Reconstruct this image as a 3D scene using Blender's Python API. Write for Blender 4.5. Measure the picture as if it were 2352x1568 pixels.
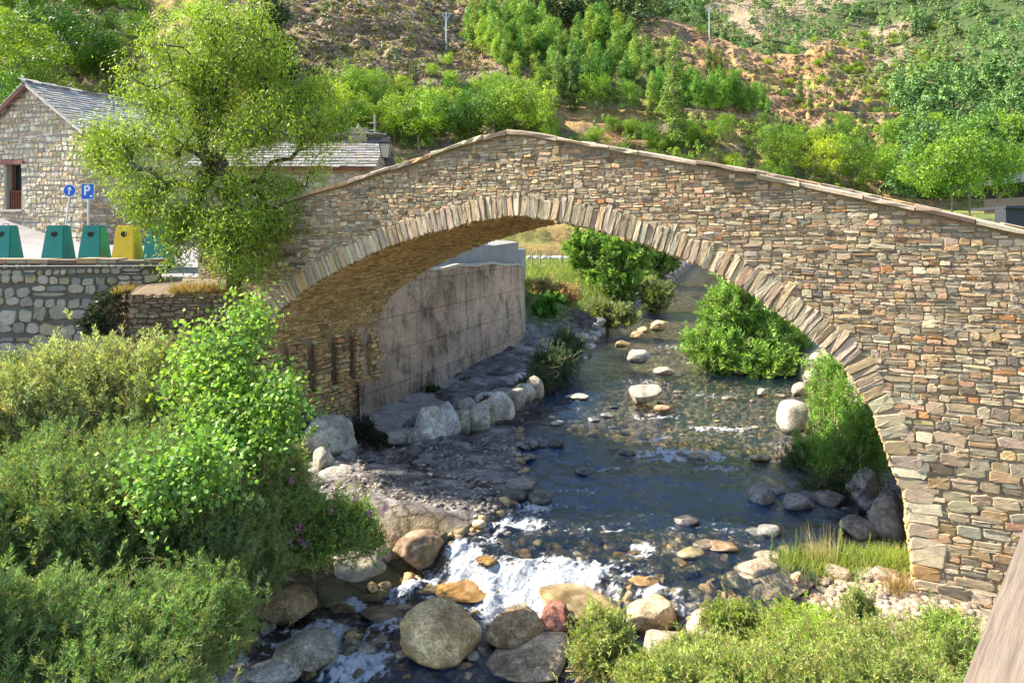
import bpy, math, random
import numpy as np
from mathutils import Vector, Matrix
from mathutils.bvhtree import BVHTree

SC = bpy.context.scene
for o in list(bpy.data.objects): bpy.data.objects.remove(o, do_unlink=True)
COL = SC.collection

# ---------------------------------------------------------------- camera
# camera eye is the origin; X right, Y into the valley, Z up.  F, CX, CY: lens constants (pixels of a 2352 wide print)
F, CX, CY = 1700.0, 1176.0, 520.0
cam_d = bpy.data.cameras.new('camera'); cam = bpy.data.objects.new('camera', cam_d); COL.objects.link(cam)
cam_d.sensor_width = 36.0; cam_d.lens = 36.0 * F / 2352.0
cam_d.shift_y = -(784.0 - CY) / 2352.0
cam_d.clip_start = 0.05; cam_d.clip_end = 3000
cam.location = (0, 0, 0); cam.rotation_euler = (math.radians(90), 0, 0)
SC.camera = cam

# ---------------------------------------------------------------- light
SUN_EL = math.radians(41)
sun_h = Vector((.994, -0.241, 0)).normalized()          # horizontal direction the light travels
sun_az = math.atan2(-sun_h.x, -sun_h.y)                  # where the sun stands, clockwise from +Y
W = bpy.data.worlds.new("World"); SC.world = W; W.use_nodes = True
nt = W.node_tree; nt.nodes.clear()
sky = nt.nodes.new('ShaderNodeTexSky'); sky.sky_type = 'NISHITA'; sky.sun_disc = False
sky.sun_elevation = SUN_EL; sky.sun_rotation = sun_az % (2 * math.pi)
sky.air_density = 1.0; sky.dust_density = 0.6; sky.ozone_density = 1.2
bg = nt.nodes.new('ShaderNodeBackground'); bg.inputs[1].default_value = 0.12
wo = nt.nodes.new('ShaderNodeOutputWorld')
nt.links.new(sky.outputs[0], bg.inputs[0]); nt.links.new(bg.outputs[0], wo.inputs[0])
sl = bpy.data.lights.new('sun', 'SUN'); sl.energy = 5.0; sl.angle = math.radians(0.5); sl.color = (1.0, 0.91, 0.76)
so = bpy.data.objects.new('sun', sl); COL.objects.link(so)
sd = Vector((sun_h.x * math.cos(SUN_EL), sun_h.y * math.cos(SUN_EL), -math.sin(SUN_EL)))
so.rotation_euler = sd.to_track_quat('-Z', 'Y').to_euler(); so.location = (-30, 0, 40)
SC.render.engine = 'CYCLES'
SC.view_settings.view_transform = 'Standard'; SC.view_settings.look = 'None'
SC.view_settings.gamma = 1; SC.view_settings.use_curve_mapping = False
SC.view_settings.exposure = 1.62
SC.cycles.max_bounces = 7; SC.cycles.diffuse_bounces = 3; SC.cycles.transparent_max_bounces = 8
SC.cycles.caustics_reflective = False; SC.cycles.caustics_refractive = False

# ---------------------------------------------------------------- helpers
def ns(o, label=None, cat=None, group=None, kind=None):
    if label: o['label'] = label
    if cat: o['category'] = cat
    if group: o['group'] = group
    if kind: o['kind'] = kind
    return o

def empty(name, loc, label=None, cat=None, group=None):
    o = bpy.data.objects.new(name, None); COL.objects.link(o); o.location = loc
    o.empty_display_size = 0.1
    return ns(o, label, cat, group)

def mesh_data(name, V, quads=None, tris=None, mat=None, col=None, smooth=False, mats=None, midx=None):
    V = np.asarray(V, dtype=np.float32).reshape(-1, 3)
    q = np.zeros((0, 4), np.int32) if quads is None else np.asarray(quads, np.int32).reshape(-1, 4)
    t = np.zeros((0, 3), np.int32) if tris is None else np.asarray(tris, np.int32).reshape(-1, 3)
    me = bpy.data.meshes.new(name)
    me.vertices.add(len(V)); me.vertices.foreach_set('co', V.ravel())
    nl = q.size + t.size; me.loops.add(nl)
    me.loops.foreach_set('vertex_index', np.concatenate([q.ravel(), t.ravel()]))
    npoly = len(q) + len(t); me.polygons.add(npoly)
    st = np.concatenate([np.arange(len(q)) * 4, q.size + np.arange(len(t)) * 3]).astype(np.int32)
    me.polygons.foreach_set('loop_start', st)
    me.polygons.foreach_set('use_smooth', np.full(npoly, smooth, dtype=bool))
    if col is not None:
        a = me.color_attributes.new('col', 'FLOAT_COLOR', 'POINT')
        c = np.ones((len(V), 4), np.float32); c[:, :3] = np.asarray(col, np.float32)[:, :3]
        a.data.foreach_set('color', c.ravel())
    if mats:
        for m in mats: me.materials.append(m)
        if midx is not None: me.polygons.foreach_set('material_index', np.asarray(midx, np.int32))
    elif mat: me.materials.append(mat)
    me.update(calc_edges=True)
    return me

def mk(name, V, quads=None, tris=None, mat=None, parent=None, **kw):
    V = np.asarray(V, dtype=np.float32).reshape(-1, 3)
    if parent is not None:
        l = Vector((0, 0, 0)); p = parent
        while p is not None: l = l + p.location; p = p.parent
        V = V - np.array(l[:], np.float32)
    me = mesh_data(name, V, quads, tris, mat, **kw)
    o = bpy.data.objects.new(name, me); COL.objects.link(o)
    if parent is not None: o.parent = parent
    return o

class MB:
    """collects pieces of one mesh"""
    def __init__(s): s.V = []; s.Q = []; s.T = []; s.C = []; s.n = 0
    def add(s, V, Q=None, T=None, C=(1, 1, 1)):
        V = np.asarray(V, float).reshape(-1, 3)
        s.V.append(V)
        if Q is not None and len(Q): s.Q.append(np.asarray(Q, int).reshape(-1, 4) + s.n)
        if T is not None and len(T): s.T.append(np.asarray(T, int).reshape(-1, 3) + s.n)
        C = np.asarray(C, float)
        s.C.append(np.tile(C, (len(V), 1)) if C.ndim == 1 else C)
        s.n += len(V); return s
    def box(s, lo, hi, C=(1, 1, 1), M=None):
        x0, y0, z0 = lo; x1, y1, z1 = hi
        V = np.array([[x0,y0,z0],[x1,y0,z0],[x1,y1,z0],[x0,y1,z0],[x0,y0,z1],[x1,y0,z1],[x1,y1,z1],[x0,y1,z1]], float)
        if M is not None: V = M(V)
        return s.add(V, [[0,3,2,1],[4,5,6,7],[0,1,5,4],[1,2,6,5],[2,3,7,6],[3,0,4,7]], C=C)
    def hexa(s, V, C=(1, 1, 1)):
        return s.add(V, [[0,3,2,1],[4,5,6,7],[0,1,5,4],[1,2,6,5],[2,3,7,6],[3,0,4,7]], C=C)
    def tube(s, pts, rad, n=8, C=(1, 1, 1), cap=True):
        pts = [Vector(p) for p in pts]; rad = [rad] * len(pts) if not hasattr(rad, '__len__') else rad
        V = []
        for i, p in enumerate(pts):
            d = (pts[min(i + 1, len(pts) - 1)] - pts[max(i - 1, 0)]).normalized()
            a = d.orthogonal().normalized() if abs(d.z) < .95 else Vector((1, 0, 0))
            a = (a - d * a.dot(d)).normalized(); b = d.cross(a)
            for k in range(n):
                t = 2 * math.pi * k / n; V.append((p + (a * math.cos(t) + b * math.sin(t)) * rad[i])[:])
        Q = [[i*n+k, i*n+(k+1)%n, (i+1)*n+(k+1)%n, (i+1)*n+k] for i in range(len(pts)-1) for k in range(n)]
        T = []
        if cap:
            V.append(pts[0][:]); V.append(pts[-1][:]); c0 = len(V) - 2; e = (len(pts) - 1) * n
            T = [[c0, (k+1)%n, k] for k in range(n)] + [[c0+1, e+k, e+(k+1)%n] for k in range(n)]
        return s.add(V, Q, T, C)
    def build(s, name, mat=None, parent=None, **kw):
        return mk(name, np.concatenate(s.V), np.concatenate(s.Q) if s.Q else None, np.concatenate(s.T) if s.T else None,
                  mat, parent, col=np.concatenate(s.C), **kw)

def fr(x): return x - np.floor(x)
def h3(x, y, z, s): return fr(np.sin(x * 127.1 + y * 311.7 + z * 74.7 + s * 19.19) * 43758.5453)
def vn(x, y, z=0.0, s=0):
    x = np.asarray(x, float); y = np.asarray(y, float); z = np.asarray(z, float) + 0 * x
    xi, yi, zi = np.floor(x), np.floor(y), np.floor(z); fx, fy, fz = x - xi, y - yi, z - zi
    fx = fx*fx*(3-2*fx); fy = fy*fy*(3-2*fy); fz = fz*fz*(3-2*fz); r = 0
    for a in (0, 1):
        for b in (0, 1):
            for c in (0, 1):
                r = r + h3(xi+a, yi+b, zi+c, s) * (fx if a else 1-fx) * (fy if b else 1-fy) * (fz if c else 1-fz)
    return r
def fbm(x, y, z=0.0, s=0, o=4):
    r = 0; a = .5; t = 0
    for i in range(o): r = r + a * vn(x*2**i, y*2**i, np.asarray(z)*2**i, s+i*7); t += a; a *= .5
    return r / t
def ss(a, b, x):
    t = np.clip((x - a) / (b - a), 0, 1); return t * t * (3 - 2 * t)
def Ppx(px, py, Y): return Vector(((px - CX) / F * Y, Y, (CY - py) / F * Y))

def grid_quads(nr, nc):
    i = np.arange(nr - 1)[:, None] * nc + np.arange(nc - 1)[None, :]
    return np.stack([i, i + 1, i + nc + 1, i + nc], -1).reshape(-1, 4)

# ---------------------------------------------------------------- materials
def new_mat(name):
    m = bpy.data.materials.new(name); m.use_nodes = True; n = m.node_tree; n.nodes.clear()
    out = n.nodes.new('ShaderNodeOutputMaterial'); return m, n, out
def L(n, a, b): n.links.new(a, b)
def tex(n, kind, scale, detail=6, rough=.6, vec=None, **kw):
    t = n.nodes.new('ShaderNodeTex' + kind); t.inputs['Scale'].default_value = scale
    if 'Detail' in t.inputs: t.inputs['Detail'].default_value = detail
    if 'Roughness' in t.inputs: t.inputs['Roughness'].default_value = rough
    if vec is not None: L(n, vec, t.inputs['Vector'])
    return t
def ramp(n, fac, stops):
    r = n.nodes.new('ShaderNodeValToRGB'); e = r.color_ramp.elements
    e[0].position, e[0].color = stops[0][0], (*stops[0][1], 1); e[1].position, e[1].color = stops[-1][0], (*stops[-1][1], 1)
    for p, c in stops[1:-1]: k = e.new(p); k.color = (*c, 1)
    L(n, fac, r.inputs[0]); return r.outputs[0]
def mix(n, fac, a, b, mode='MIX'):
    m = n.nodes.new('ShaderNodeMixRGB'); m.blend_type = mode
    for i, v in ((0, fac), (1, a), (2, b)):
        if isinstance(v, (int, float)): m.inputs[i].default_value = v
        elif isinstance(v, tuple): m.inputs[i].default_value = (*v, 1)
        else: L(n, v, m.inputs[i])
    return m.outputs[0]
def coords(n, sc=(1, 1, 1)):
    c = n.nodes.new('ShaderNodeTexCoord'); mp = n.nodes.new('ShaderNodeMapping'); mp.inputs['Scale'].default_value = sc
    L(n, c.outputs['Object'], mp.inputs[0]); return mp.outputs[0]
def attr(n, name='col'):
    a = n.nodes.new('ShaderNodeAttribute'); a.attribute_name = name; return a
def bump(n, h, st=.5, dist=.02, nrm=None):
    b = n.nodes.new('ShaderNodeBump'); b.inputs['Strength'].default_value = st; b.inputs['Distance'].default_value = dist
    L(n, h, b.inputs['Height'])
    if nrm is not None: L(n, nrm, b.inputs['Normal'])
    return b.outputs[0]
def pbsdf(n, col, rough=.85, nrm=None, metal=0, spec=.3):
    p = n.nodes.new('ShaderNodeBsdfPrincipled')
    if isinstance(col, tuple): p.inputs['Base Color'].default_value = (*col, 1)
    else: L(n, col, p.inputs['Base Color'])
    if isinstance(rough, (int, float)): p.inputs['Roughness'].default_value = rough
    else: L(n, rough, p.inputs['Roughness'])
    p.inputs['Metallic'].default_value = metal; p.inputs['Specular IOR Level'].default_value = spec
    if nrm is not None: L(n, nrm, p.inputs['Normal'])
    return p

def mat_stone(name, scale=1.0, tint=(1, 1, 1), bst=.6, wet=None, moss=0.0, crack=0):
    m, n, out = new_mat(name); v = coords(n)
    a = attr(n).outputs['Color']
    n1 = tex(n, 'Noise', 7 * scale, 9, .72, v); n2 = tex(n, 'Noise', 38 * scale, 6, .75, v)
    c = mix(n, .75, a, ramp(n, n1.outputs['Fac'], [(.25, (.5, .47, .44)), (.5, (1, 1, 1)), (.78, (1.35, 1.3, 1.2))]), 'MULTIPLY')
    c = mix(n, .6, c, ramp(n, n2.outputs['Fac'], [(.3, (.62, .6, .58)), (.55, (1, 1, 1)), (.75, (1.25, 1.22, 1.15))]), 'MULTIPLY')
    if tint != (1, 1, 1): c = mix(n, 1.0, c, tint, 'MULTIPLY')
    if moss:
        n3 = tex(n, 'Noise', 2.2, 5, .6, v)
        c = mix(n, ramp(n, n3.outputs['Fac'], [(.55, (0, 0, 0)), (.7, (moss,) * 3)]), c, (.12, .13, .03))
    h = mix(n, .5, n1.outputs['Fac'], n2.outputs['Fac'])
    if crack:
        vv = mix(n, .9, v, tex(n, 'Noise', 1.6, 7, .65, v).outputs['Color'], 'ADD'); vo = tex(n, 'Voronoi', 1.1, vec=vv); vo.feature = 'DISTANCE_TO_EDGE'
        ck = ramp(n, vo.outputs['Distance'], [(.0, (.35, .35, .35)), (.008, (.9, .9, .9)), (.03, (1, 1, 1))]); n4 = tex(n, 'Noise', 1.6, 3, .5, v); ck = mix(n, ramp(n, n4.outputs['Fac'], [(.5, (0, 0, 0)), (.62, (1, 1, 1))]), (1, 1, 1), ck)
        c = mix(n, .75, c, ck, 'MULTIPLY'); h = mix(n, .6, h, ck, 'MULTIPLY'); n5 = tex(n, 'Noise', 26, 8, .82, v)
        c = mix(n, .85, c, ramp(n, n5.outputs['Fac'], [(.40, (.42, .40, .37)), (.5, (1, 1, 1)), (.60, (1.4, 1.34, 1.22))]), 'MULTIPLY'); h = mix(n, .5, h, n5.outputs['Fac'])
    L(n, pbsdf(n, c, .85, bump(n, h, bst, .03)).outputs[0], out.inputs[0]); return m

def mat_plain(name, col, rough=.6, var=.15, sc=4, metal=0, spec=.4, bst=.1):
    m, n, out = new_mat(name); v = coords(n); t = tex(n, 'Noise', sc, 6, .6, v)
    lo = tuple(c * (1 - var) for c in col); hi = tuple(c * (1 + var) for c in col)
    c = ramp(n, t.outputs['Fac'], [(.3, lo), (.7, hi)])
    L(n, pbsdf(n, c, rough, bump(n, t.outputs['Fac'], bst, .02), metal, spec).outputs[0], out.inputs[0]); return m

def mat_leaf(name, trans=.35, rnd=0.0, rough=.5, tcol=(1.2, 1.25, .6)):
    m, n, out = new_mat(name); a = attr(n).outputs['Color']
    if rnd:
        oi = n.nodes.new('ShaderNodeObjectInfo'); hs = n.nodes.new('ShaderNodeHueSaturation')
        mr = n.nodes.new('ShaderNodeMapRange'); mr.inputs['To Min'].default_value = 1 - rnd; mr.inputs['To Max'].default_value = 1 + rnd
        L(n, oi.outputs['Random'], mr.inputs['Value']); L(n, mr.outputs[0], hs.inputs['Value'])
        m2 = n.nodes.new('ShaderNodeMath'); m2.operation = 'MULTIPLY_ADD'; m2.inputs[1].default_value = -.05; m2.inputs[2].default_value = .525
        L(n, oi.outputs['Random'], m2.inputs[0]); L(n, m2.outputs[0], hs.inputs['Hue'])
        L(n, a, hs.inputs['Color']); a = mix(n, 1.0, hs.outputs[0], oi.outputs['Color'], 'MULTIPLY')
    p = pbsdf(n, a, rough, None, 0, .25)
    tr = n.nodes.new('ShaderNodeBsdfTranslucent'); L(n, mix(n, 1.0, a, tcol, 'MULTIPLY'), tr.inputs[0])
    ms = n.nodes.new('ShaderNodeMixShader'); ms.inputs[0].default_value = trans
    L(n, p.outputs[0], ms.inputs[1]); L(n, tr.outputs[0], ms.inputs[2]); L(n, ms.outputs[0], out.inputs[0]); return m

M_STONE = mat_stone('rubble_stone', 1.0, (1.0, .95, .86)); M_SOFFIT = mat_stone('soffit_stone', 1.0)
M_ROCK = mat_stone('boulder_rock', .7, bst=.9, crack=1); M_MORTAR = mat_stone('mortar', 2.0, bst=.8)
M_LEAF = mat_leaf('leaf'); M_TLEAF = mat_leaf('tree_leaf', .3, .32); M_FAR = mat_leaf('wood_leaf', .2)
M_BARK = mat_stone('bark', 2.5, bst=.8)
STONE_PAL = np.array([(.40,.32,.22),(.48,.39,.28),(.60,.51,.38),(.32,.27,.20),(.23,.205,.17),(.36,.25,.15),(.50,.25,.11),(.48,.31,.20),(.16,.13,.095),(.54,.40,.23),(.35,.32,.26)])
STONE_W = np.array([22,20,12,11,7,9,2.2,6,3,6,7.]); STONE_W /= STONE_W.sum()
def pal(rng, n, P=STONE_PAL, Wt=STONE_W, j=.12):
    i = rng.choice(len(P), n, p=Wt); return P[i] * (1 + rng.normal(0, j, (n, 1))) * (1 + rng.normal(0, .03, (n, 3)))

def stones(S, mapf, rng, cols, K=12, p=4.6):
    """S: N x 6 (a, b, w, h, rot, dep) -> relief stones laid on a surface"""
    S = np.asarray(S, float); N = len(S); th = np.linspace(0, 2*np.pi, K, endpoint=False) + np.pi/12
    e = 2.0 / (p * rng.uniform(.75, 1.5, (N, 1)))
    cx = np.sign(np.cos(th)) * np.abs(np.cos(th)) ** e; cy = np.sign(np.sin(th)) * np.abs(np.sin(th)) ** e
    j = 1 + rng.normal(0, .06, (N, K)); cx = cx * j; cy = cy * (1 + rng.normal(0, .13, (N, K))) + rng.normal(0, .10, (N, 1)) * cx
    tilt = rng.normal(0, .3, (N, 2)); A, B, D = [], [], []
    for sc, dz in ((1.0, -.35), (.985, .74), (.90, .98)):
        lx = cx * S[:, 2:3] / 2 * sc; ly = cy * S[:, 3:4] / 2 * sc
        if sc == .985: k = 1 - .02 / np.maximum(S[:, 2:3], .06) * 0.2; lx *= k
        c, s_ = np.cos(S[:, 4:5]), np.sin(S[:, 4:5])
        A.append(S[:, 0:1] + lx*c - ly*s_); B.append(S[:, 1:2] + lx*s_ + ly*c)
        D.append(S[:, 5:6] * (dz + (tilt[:, :1]*cx + tilt[:, 1:]*cy) * (dz > 0) * .6 + (rng.normal(0, .12, (N, K)) if dz > .5 else 0)))
    A.append(S[:, 0:1]); B.append(S[:, 1:2]); D.append(S[:, 5:6] * 1.0)
    A = np.concatenate(A, 1); B = np.concatenate(B, 1); D = np.concatenate(D, 1)
    V = mapf(A, B, D); m = 3*K + 1; k = np.arange(K); k1 = (k+1) % K
    q = np.concatenate([np.stack([k, k1, k1+K, k+K], 1), np.stack([k+K, k1+K, k1+2*K, k+2*K], 1)])
    t = np.stack([k+2*K, k1+2*K, np.full(K, 3*K)], 1); off = (np.arange(N)*m)[:, None, None]
    C = np.repeat(np.asarray(cols), m, axis=0)
    return V.reshape(-1, 3), (q[None]+off).reshape(-1, 4), (t[None]+off).reshape(-1, 3), C

def rubble(a0, a1, b0, b1, band, rng, thin=.55, dep=(.03, .06), gap=.012, asp=(.9, 2.0), wmul=1.0):
    S = []; b = b0
    while b < b1:
        H = band(b) * rng.uniform(.8, 1.25); a = a0 - rng.uniform(0, .3)
        while a < a1:
            wob = .35 * H * math.sin(a * 1.7 + b * 9) * .5
            if rng.random() < thin:
                n = 2 if rng.random() < .6 else 3; Wd = H * rng.uniform(1.5, 3.2) * wmul; cut = np.sort(rng.uniform(.25, .75, n-1)); cut = np.concatenate([[0], cut, [1]])
                for i in range(n):
                    hh = (cut[i+1]-cut[i]) * H
                    if hh < .02: continue
                    if Wd > 2.2*H and rng.random() < .5:
                        f = rng.uniform(.35, .65)
                        for x0, x1 in ((0, f), (f, 1)): S.append((a+Wd*(x0+x1)/2, b+wob+(cut[i]+cut[i+1])/2*H, Wd*(x1-x0)-gap, hh-gap*.8, rng.normal(0, .03), rng.uniform(*dep)*.8))
                    else: S.append((a+Wd/2, b+wob+(cut[i]+cut[i+1])/2*H, Wd-gap, hh-gap*.8, rng.normal(0, .03), rng.uniform(*dep)*.8))
            else:
                Wd = H * rng.uniform(*asp) * wmul; S.append((a+Wd/2, b+wob+H/2, Wd-gap, H*rng.uniform(.85, 1.08)-gap, rng.normal(0, .05), rng.uniform(*dep)))
            a += Wd
        b += H
    return np.array(S)
# ---------------------------------------------------------------- the ground, the river and the hills
rng = np.random.default_rng(7)
XL = [(0,-4.6),(6,-4.5),(9,-4.5),(10.5,-4.2),(12,-3.6),(13.2,-1.6),(15,.0),(17,.45),(19,.35),(22,.5),(25.5,1.3),(30,2.6),(36,4.6),(40,5.6),(60,13.0),(78,19),(95,27),(130,50)]
XR = [(0,.3),(6,.6),(9,1.4),(10.5,2.3),(11.5,3.0),(12.5,3.9),(13.5,4.6),(15,5.8),(19,8.0),(25.5,10.5),(30,11),(40,11),(60,17),(78,22.5),(95,31),(130,56)]
WLY = [(0,-6.9),(8,-6.5),(11,-6.38)]
def xl_(Y): return np.interp(Y, *zip(*XL)) + .35 * (fbm(Y*.9, 3.3, 0, 3) - .5)
def xr_(Y): return np.interp(Y, *zip(*XR)) + .5 * (fbm(Y*.8, 8.3, 0, 5) - .5)
def water_z(X, Y):
    q = .439 * X + .899 * Y; up = np.interp(Y, [11,14,25,40,60,95,130], [-5.92,-5.9,-5.75,-5.2,-4.6,-3.8,-3]); lo = np.interp(Y, *zip(*WLY))
    f = ss(11.25, 11.85, q + .25 * (fbm(X*1.3, Y*1.3, 0, 9) - .5)); return lo + (up - lo) * f
def ground_z(X, Y):
    w = water_z(X, Y); xl, xr = xl_(Y), xr_(Y); dl = xl - X; dr = X - xr
    n1 = fbm(X*.7, Y*.7, 0, 11, 5); n2 = fbm(X*2.6, Y*2.6, 0, 15, 4); n0 = fbm(X*.12, Y*.12, 0, 12, 3)
    bed = w - .24 - .25 * n1 + .22 * (n2 - .4)
    lay = fbm(X*1.5+.6*Y, Y*.8, 0, 17, 5)*9; shelf = w - .03 + .20 * ss(.36, .6, n1) + .045*(np.floor(lay) + ss(.75, 1, lay-np.floor(lay)) - 4) + .06 * n2 + .03 * np.clip(dl, 0, 8)
    near = w + .1 + .32 * np.clip(dl - .4, 0, 6) + .3 * (n1 - .5)
    farl = np.minimum(w + .1 + .45 * np.clip(dl, 0, 99), -3.1 + .012 * (Y - 36)) + .5 * (n0 - .5) + .15 * (n1-.5)
    hl = np.where(Y < 36, near + (shelf - near) * ss(14.2, 15.2, Y - .15 * (X + 2)), 0)
    hl = hl + (farl - hl) * ss(33, 37, Y)
    nr = np.minimum(-6.18 + .03 * dr + .22 * np.clip(Y-11.2, 0, 3)*.12, -5.4) + .25 * (n1 - .5) + .10 * (n2 - .5)
    fr_ = np.minimum(w + .15 + .55 * np.clip(dr, 0, 99), -2.8) + .5 * (n1 - .5)
    hr = nr + (fr_ - nr) * ss(16.0, 20.5, Y)
    z = bed + (np.maximum(hl, bed) - bed) * ss(-.1, .35, dl)
    z = z + (hr - bed) * ss(-.15, .4, dr)
    return z
def ground_cols(X, Y, Z):
    xl, xr = xl_(Y), xr_(Y); dl = xl - X; dr = X - xr; n = fbm(X*1.5, Y*1.5, 0, 31, 4)[:, None]; n2 = fbm(X*5, Y*5, 0, 33, 3)[:, None]
    bed = np.array([.66, .52, .30]) + (n - .5) * np.array([.50, .36, .16]) + (n2-.5)*.3
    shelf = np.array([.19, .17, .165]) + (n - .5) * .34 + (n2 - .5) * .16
    grav = np.array([.46, .39, .30]) + (n - .5) * .25 + (n2 - .5) * .2
    grass = np.array([.16, .22, .045]) + (n - .5) * np.array([.22, .12, .04])
    soil = np.array([.12, .10, .05]) + (n - .5) * .06
    C = bed.copy()
    def over(C, new, m): m = np.clip(m, 0, 1)[:, None]; return C*(1-m) + new*m
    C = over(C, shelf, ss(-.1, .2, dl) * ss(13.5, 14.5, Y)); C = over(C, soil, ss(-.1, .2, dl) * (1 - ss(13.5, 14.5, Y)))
    C = over(C, grass, ss(1.2, 2.5, dl) * ss(34, 37, Y)); C = over(C, grav, ss(0, .2, dr)); C = over(C, soil, ss(0, .2, dr) * (1-ss(9.0, 10.4, Y + .4*(n[:, 0]-.5)*4)))
    C = over(C, grass, ss(2.0, 3.5, dr) * ss(18, 22, Y)); return np.clip(C, .01, .8)

def mat_ground():
    m, n, out = new_mat('ground'); v = coords(n); a = attr(n).outputs['Color']
    t1 = tex(n, 'Noise', 3, 8, .7, v); t2 = tex(n, 'Voronoi', 9, vec=v); t3 = tex(n, 'Noise', 30, 5, .7, v)
    c = mix(n, .8, a, ramp(n, t1.outputs['Fac'], [(.3, (.55, .53, .5)), (.5, (1, 1, 1)), (.7, (1.4, 1.35, 1.25))]), 'MULTIPLY')
    c = mix(n, .5, c, ramp(n, t3.outputs['Fac'], [(.35, (.6, .6, .6)), (.65, (1.3, 1.3, 1.3))]), 'MULTIPLY')
    wv_ = mix(n, .55, v, tex(n, 'Noise', 1.4, 6, .65, v).outputs['Color'], 'ADD'); vo = tex(n, 'Voronoi', 1.9, vec=wv_); vo.feature = 'DISTANCE_TO_EDGE'; ck = ramp(n, vo.outputs['Distance'], [(0, (.28,.26,.25)), (.02, (.7,.7,.7)), (.06, (1,1,1))])
    c = mix(n, .8, c, ck, 'MULTIPLY'); vc = tex(n, 'Voronoi', 1.9, vec=wv_); c = mix(n, .5, c, ramp(n, vc.outputs['Color'], [(.2, (.65,.64,.64)), (.8, (1.3,1.27,1.22))]), 'MULTIPLY')
    b = bump(n, t3.outputs['Fac'], .7, .04, bump(n, t1.outputs['Fac'], .6, .15, bump(n, ck, .8, .08)))
    L(n, pbsdf(n, c, .9, b).outputs[0], out.inputs[0]); return m
M_GROUND = mat_ground()
TERR = []
def reg(V, Q): TERR.append((np.asarray(V), np.asarray(Q)))
Ys = 3.5 * np.exp(np.linspace(0, math.log(125/3.5), 520)); us = np.linspace(-1.5, 1.5, 560)
gx = (us[None, :] * Ys[:, None]).ravel(); gy = np.repeat(Ys, len(us)); gz = ground_z(gx, gy)
GQ = grid_quads(len(Ys), len(us)); V = np.stack([gx, gy, gz], 1); reg(V, GQ)
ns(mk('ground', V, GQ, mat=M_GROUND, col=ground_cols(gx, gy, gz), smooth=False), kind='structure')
by = np.linspace(-120, 3.5, 60); bx = np.linspace(-150, 150, 120); gx = np.tile(bx, 60); gy = np.repeat(by, 120); gz = ground_z(gx, np.maximum(gy, 0)) - .02
ns(mk('ground', np.stack([gx, gy, gz], 1), grid_quads(60, 120), mat=M_GROUND, col=ground_cols(gx, np.maximum(gy, 0), gz), smooth=True), kind='structure')
ns(mk('ground', [(-1500,-1500,-14),(1500,-1500,-14),(1500,1500,-14),(-1500,1500,-14)], [[0,1,2,3]], mat=M_GROUND, col=np.tile([.15,.15,.06],(4,1))), kind='structure')

# river surface: foam lives where the water breaks (world ellipses)
FOAM = []
for cx, cy, rx, ry, s, dr in [(1210,1348,215,32,1.6,6.2),(1058,1300,50,42,1.5,6.05),(1220,1392,170,34,1.5,6.37),(930,1350,110,22,1.2,6.38),(1010,1335,110,18,.7,6.36),(740,1465,120,40,1.2,6.4),(815,1525,85,60,1.3,6.42),
        (850,1385,130,22,.7,6.38),(560,1522,70,22,.95,6.42),(900,1440,120,25,.55,6.4),(1175,1205,90,24,.95,5.9),(1230,1165,90,12,.9,5.9),(1470,1262,50,20,.85,5.9),(1380,1215,90,10,.5,5.9),(1590,1200,60,8,.3,5.9),
        (1560,1045,150,20,.85,5.85),(1500,1010,80,12,.6,5.85),(1640,985,110,8,.55,5.8),(1500,960,90,10,.5,5.8),(1330,1130,90,7,.6,5.9),(1390,1080,60,6,.6,5.9),(1260,1245,60,8,.4,5.95),(1500,1388,80,12,1.1,6.1),
        (1490,880,90,8,.4,5.75),(1540,800,60,6,.4,5.5),(1320,912,40,6,.7,5.7),(1650,1075,80,8,.7,5.85),(1120,1240,50,12,.6,5.95),(1620,905,90,7,.4,5.7),(1330,1300,60,10,.4,5.95)]:
    Y = dr * F / (cy - CY); FOAM.append(((cx-CX)/F*Y, Y, rx*Y/F, ry*Y*Y/(F*dr), s))
Yw = 4.0 * np.exp(np.linspace(0, math.log(120/4.0), 860)); T = np.linspace(0, 1, 330)
a_, b_ = np.interp(Yw, *zip(*XL)) - 1.6, np.interp(Yw, *zip(*XR)) + 1.2
wx = (a_[:, None] + (b_-a_)[:, None]*T[None]).ravel(); wy = np.repeat(Yw, len(T)); wz = water_z(wx, wy)
q = .439*wx + .899*wy; foam = np.zeros(len(wx))
for x, y, rx, ry, s in FOAM: foam = np.maximum(foam, s * np.exp(-(((wx-x)/rx)**2 + ((wy-y)/ry)**2) * 1.1))
rough = .006 + .014 * ss(24, 15, wy) + .045 * ss(.2, .9, foam) + .02 * ss(14.2, 12.5, q)
wz += rough * 2.2 * ((fbm(wx*3.2 + .8*fbm(wy*2, wx*2, 0, 3), wy*2.3, 0, 41, 4) - .5) * 2)
wz += ss(.3, .8, foam) * .05 * (fbm(wx*11, wy*11, 0, 44, 3) - .5) * 2
wr1 = fbm(wx*1.8, wy*1.8, 0, 50, 3)*2.2; wr2 = fbm(wx*1.8, wy*1.8, 0, 52, 3)*2.2; st = 1 - np.abs(fbm(wx*4.5+wr1, wy*3+wr2, 0, 47, 5)-.5)*4.2; st2 = fbm(wx*16, wy*11, 0, 49, 3)
foam_m = np.clip(foam * 1.25 - .95 * (1 - st) + .5 * (st2 - .5), 0, 1) * 1.7
small = ss(.60, .74, fbm(wx*3.5, wy*7.5, 0, 61, 5)) * .42 * ss(34, 12, wy)*ss(12.4,13.6,wy)
foam_m = np.clip(np.maximum(foam_m, small), 0, 1)
shadowy = np.zeros(len(wx))  # blue of the shaded channel painted into the water, plus foreground pool tint
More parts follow.
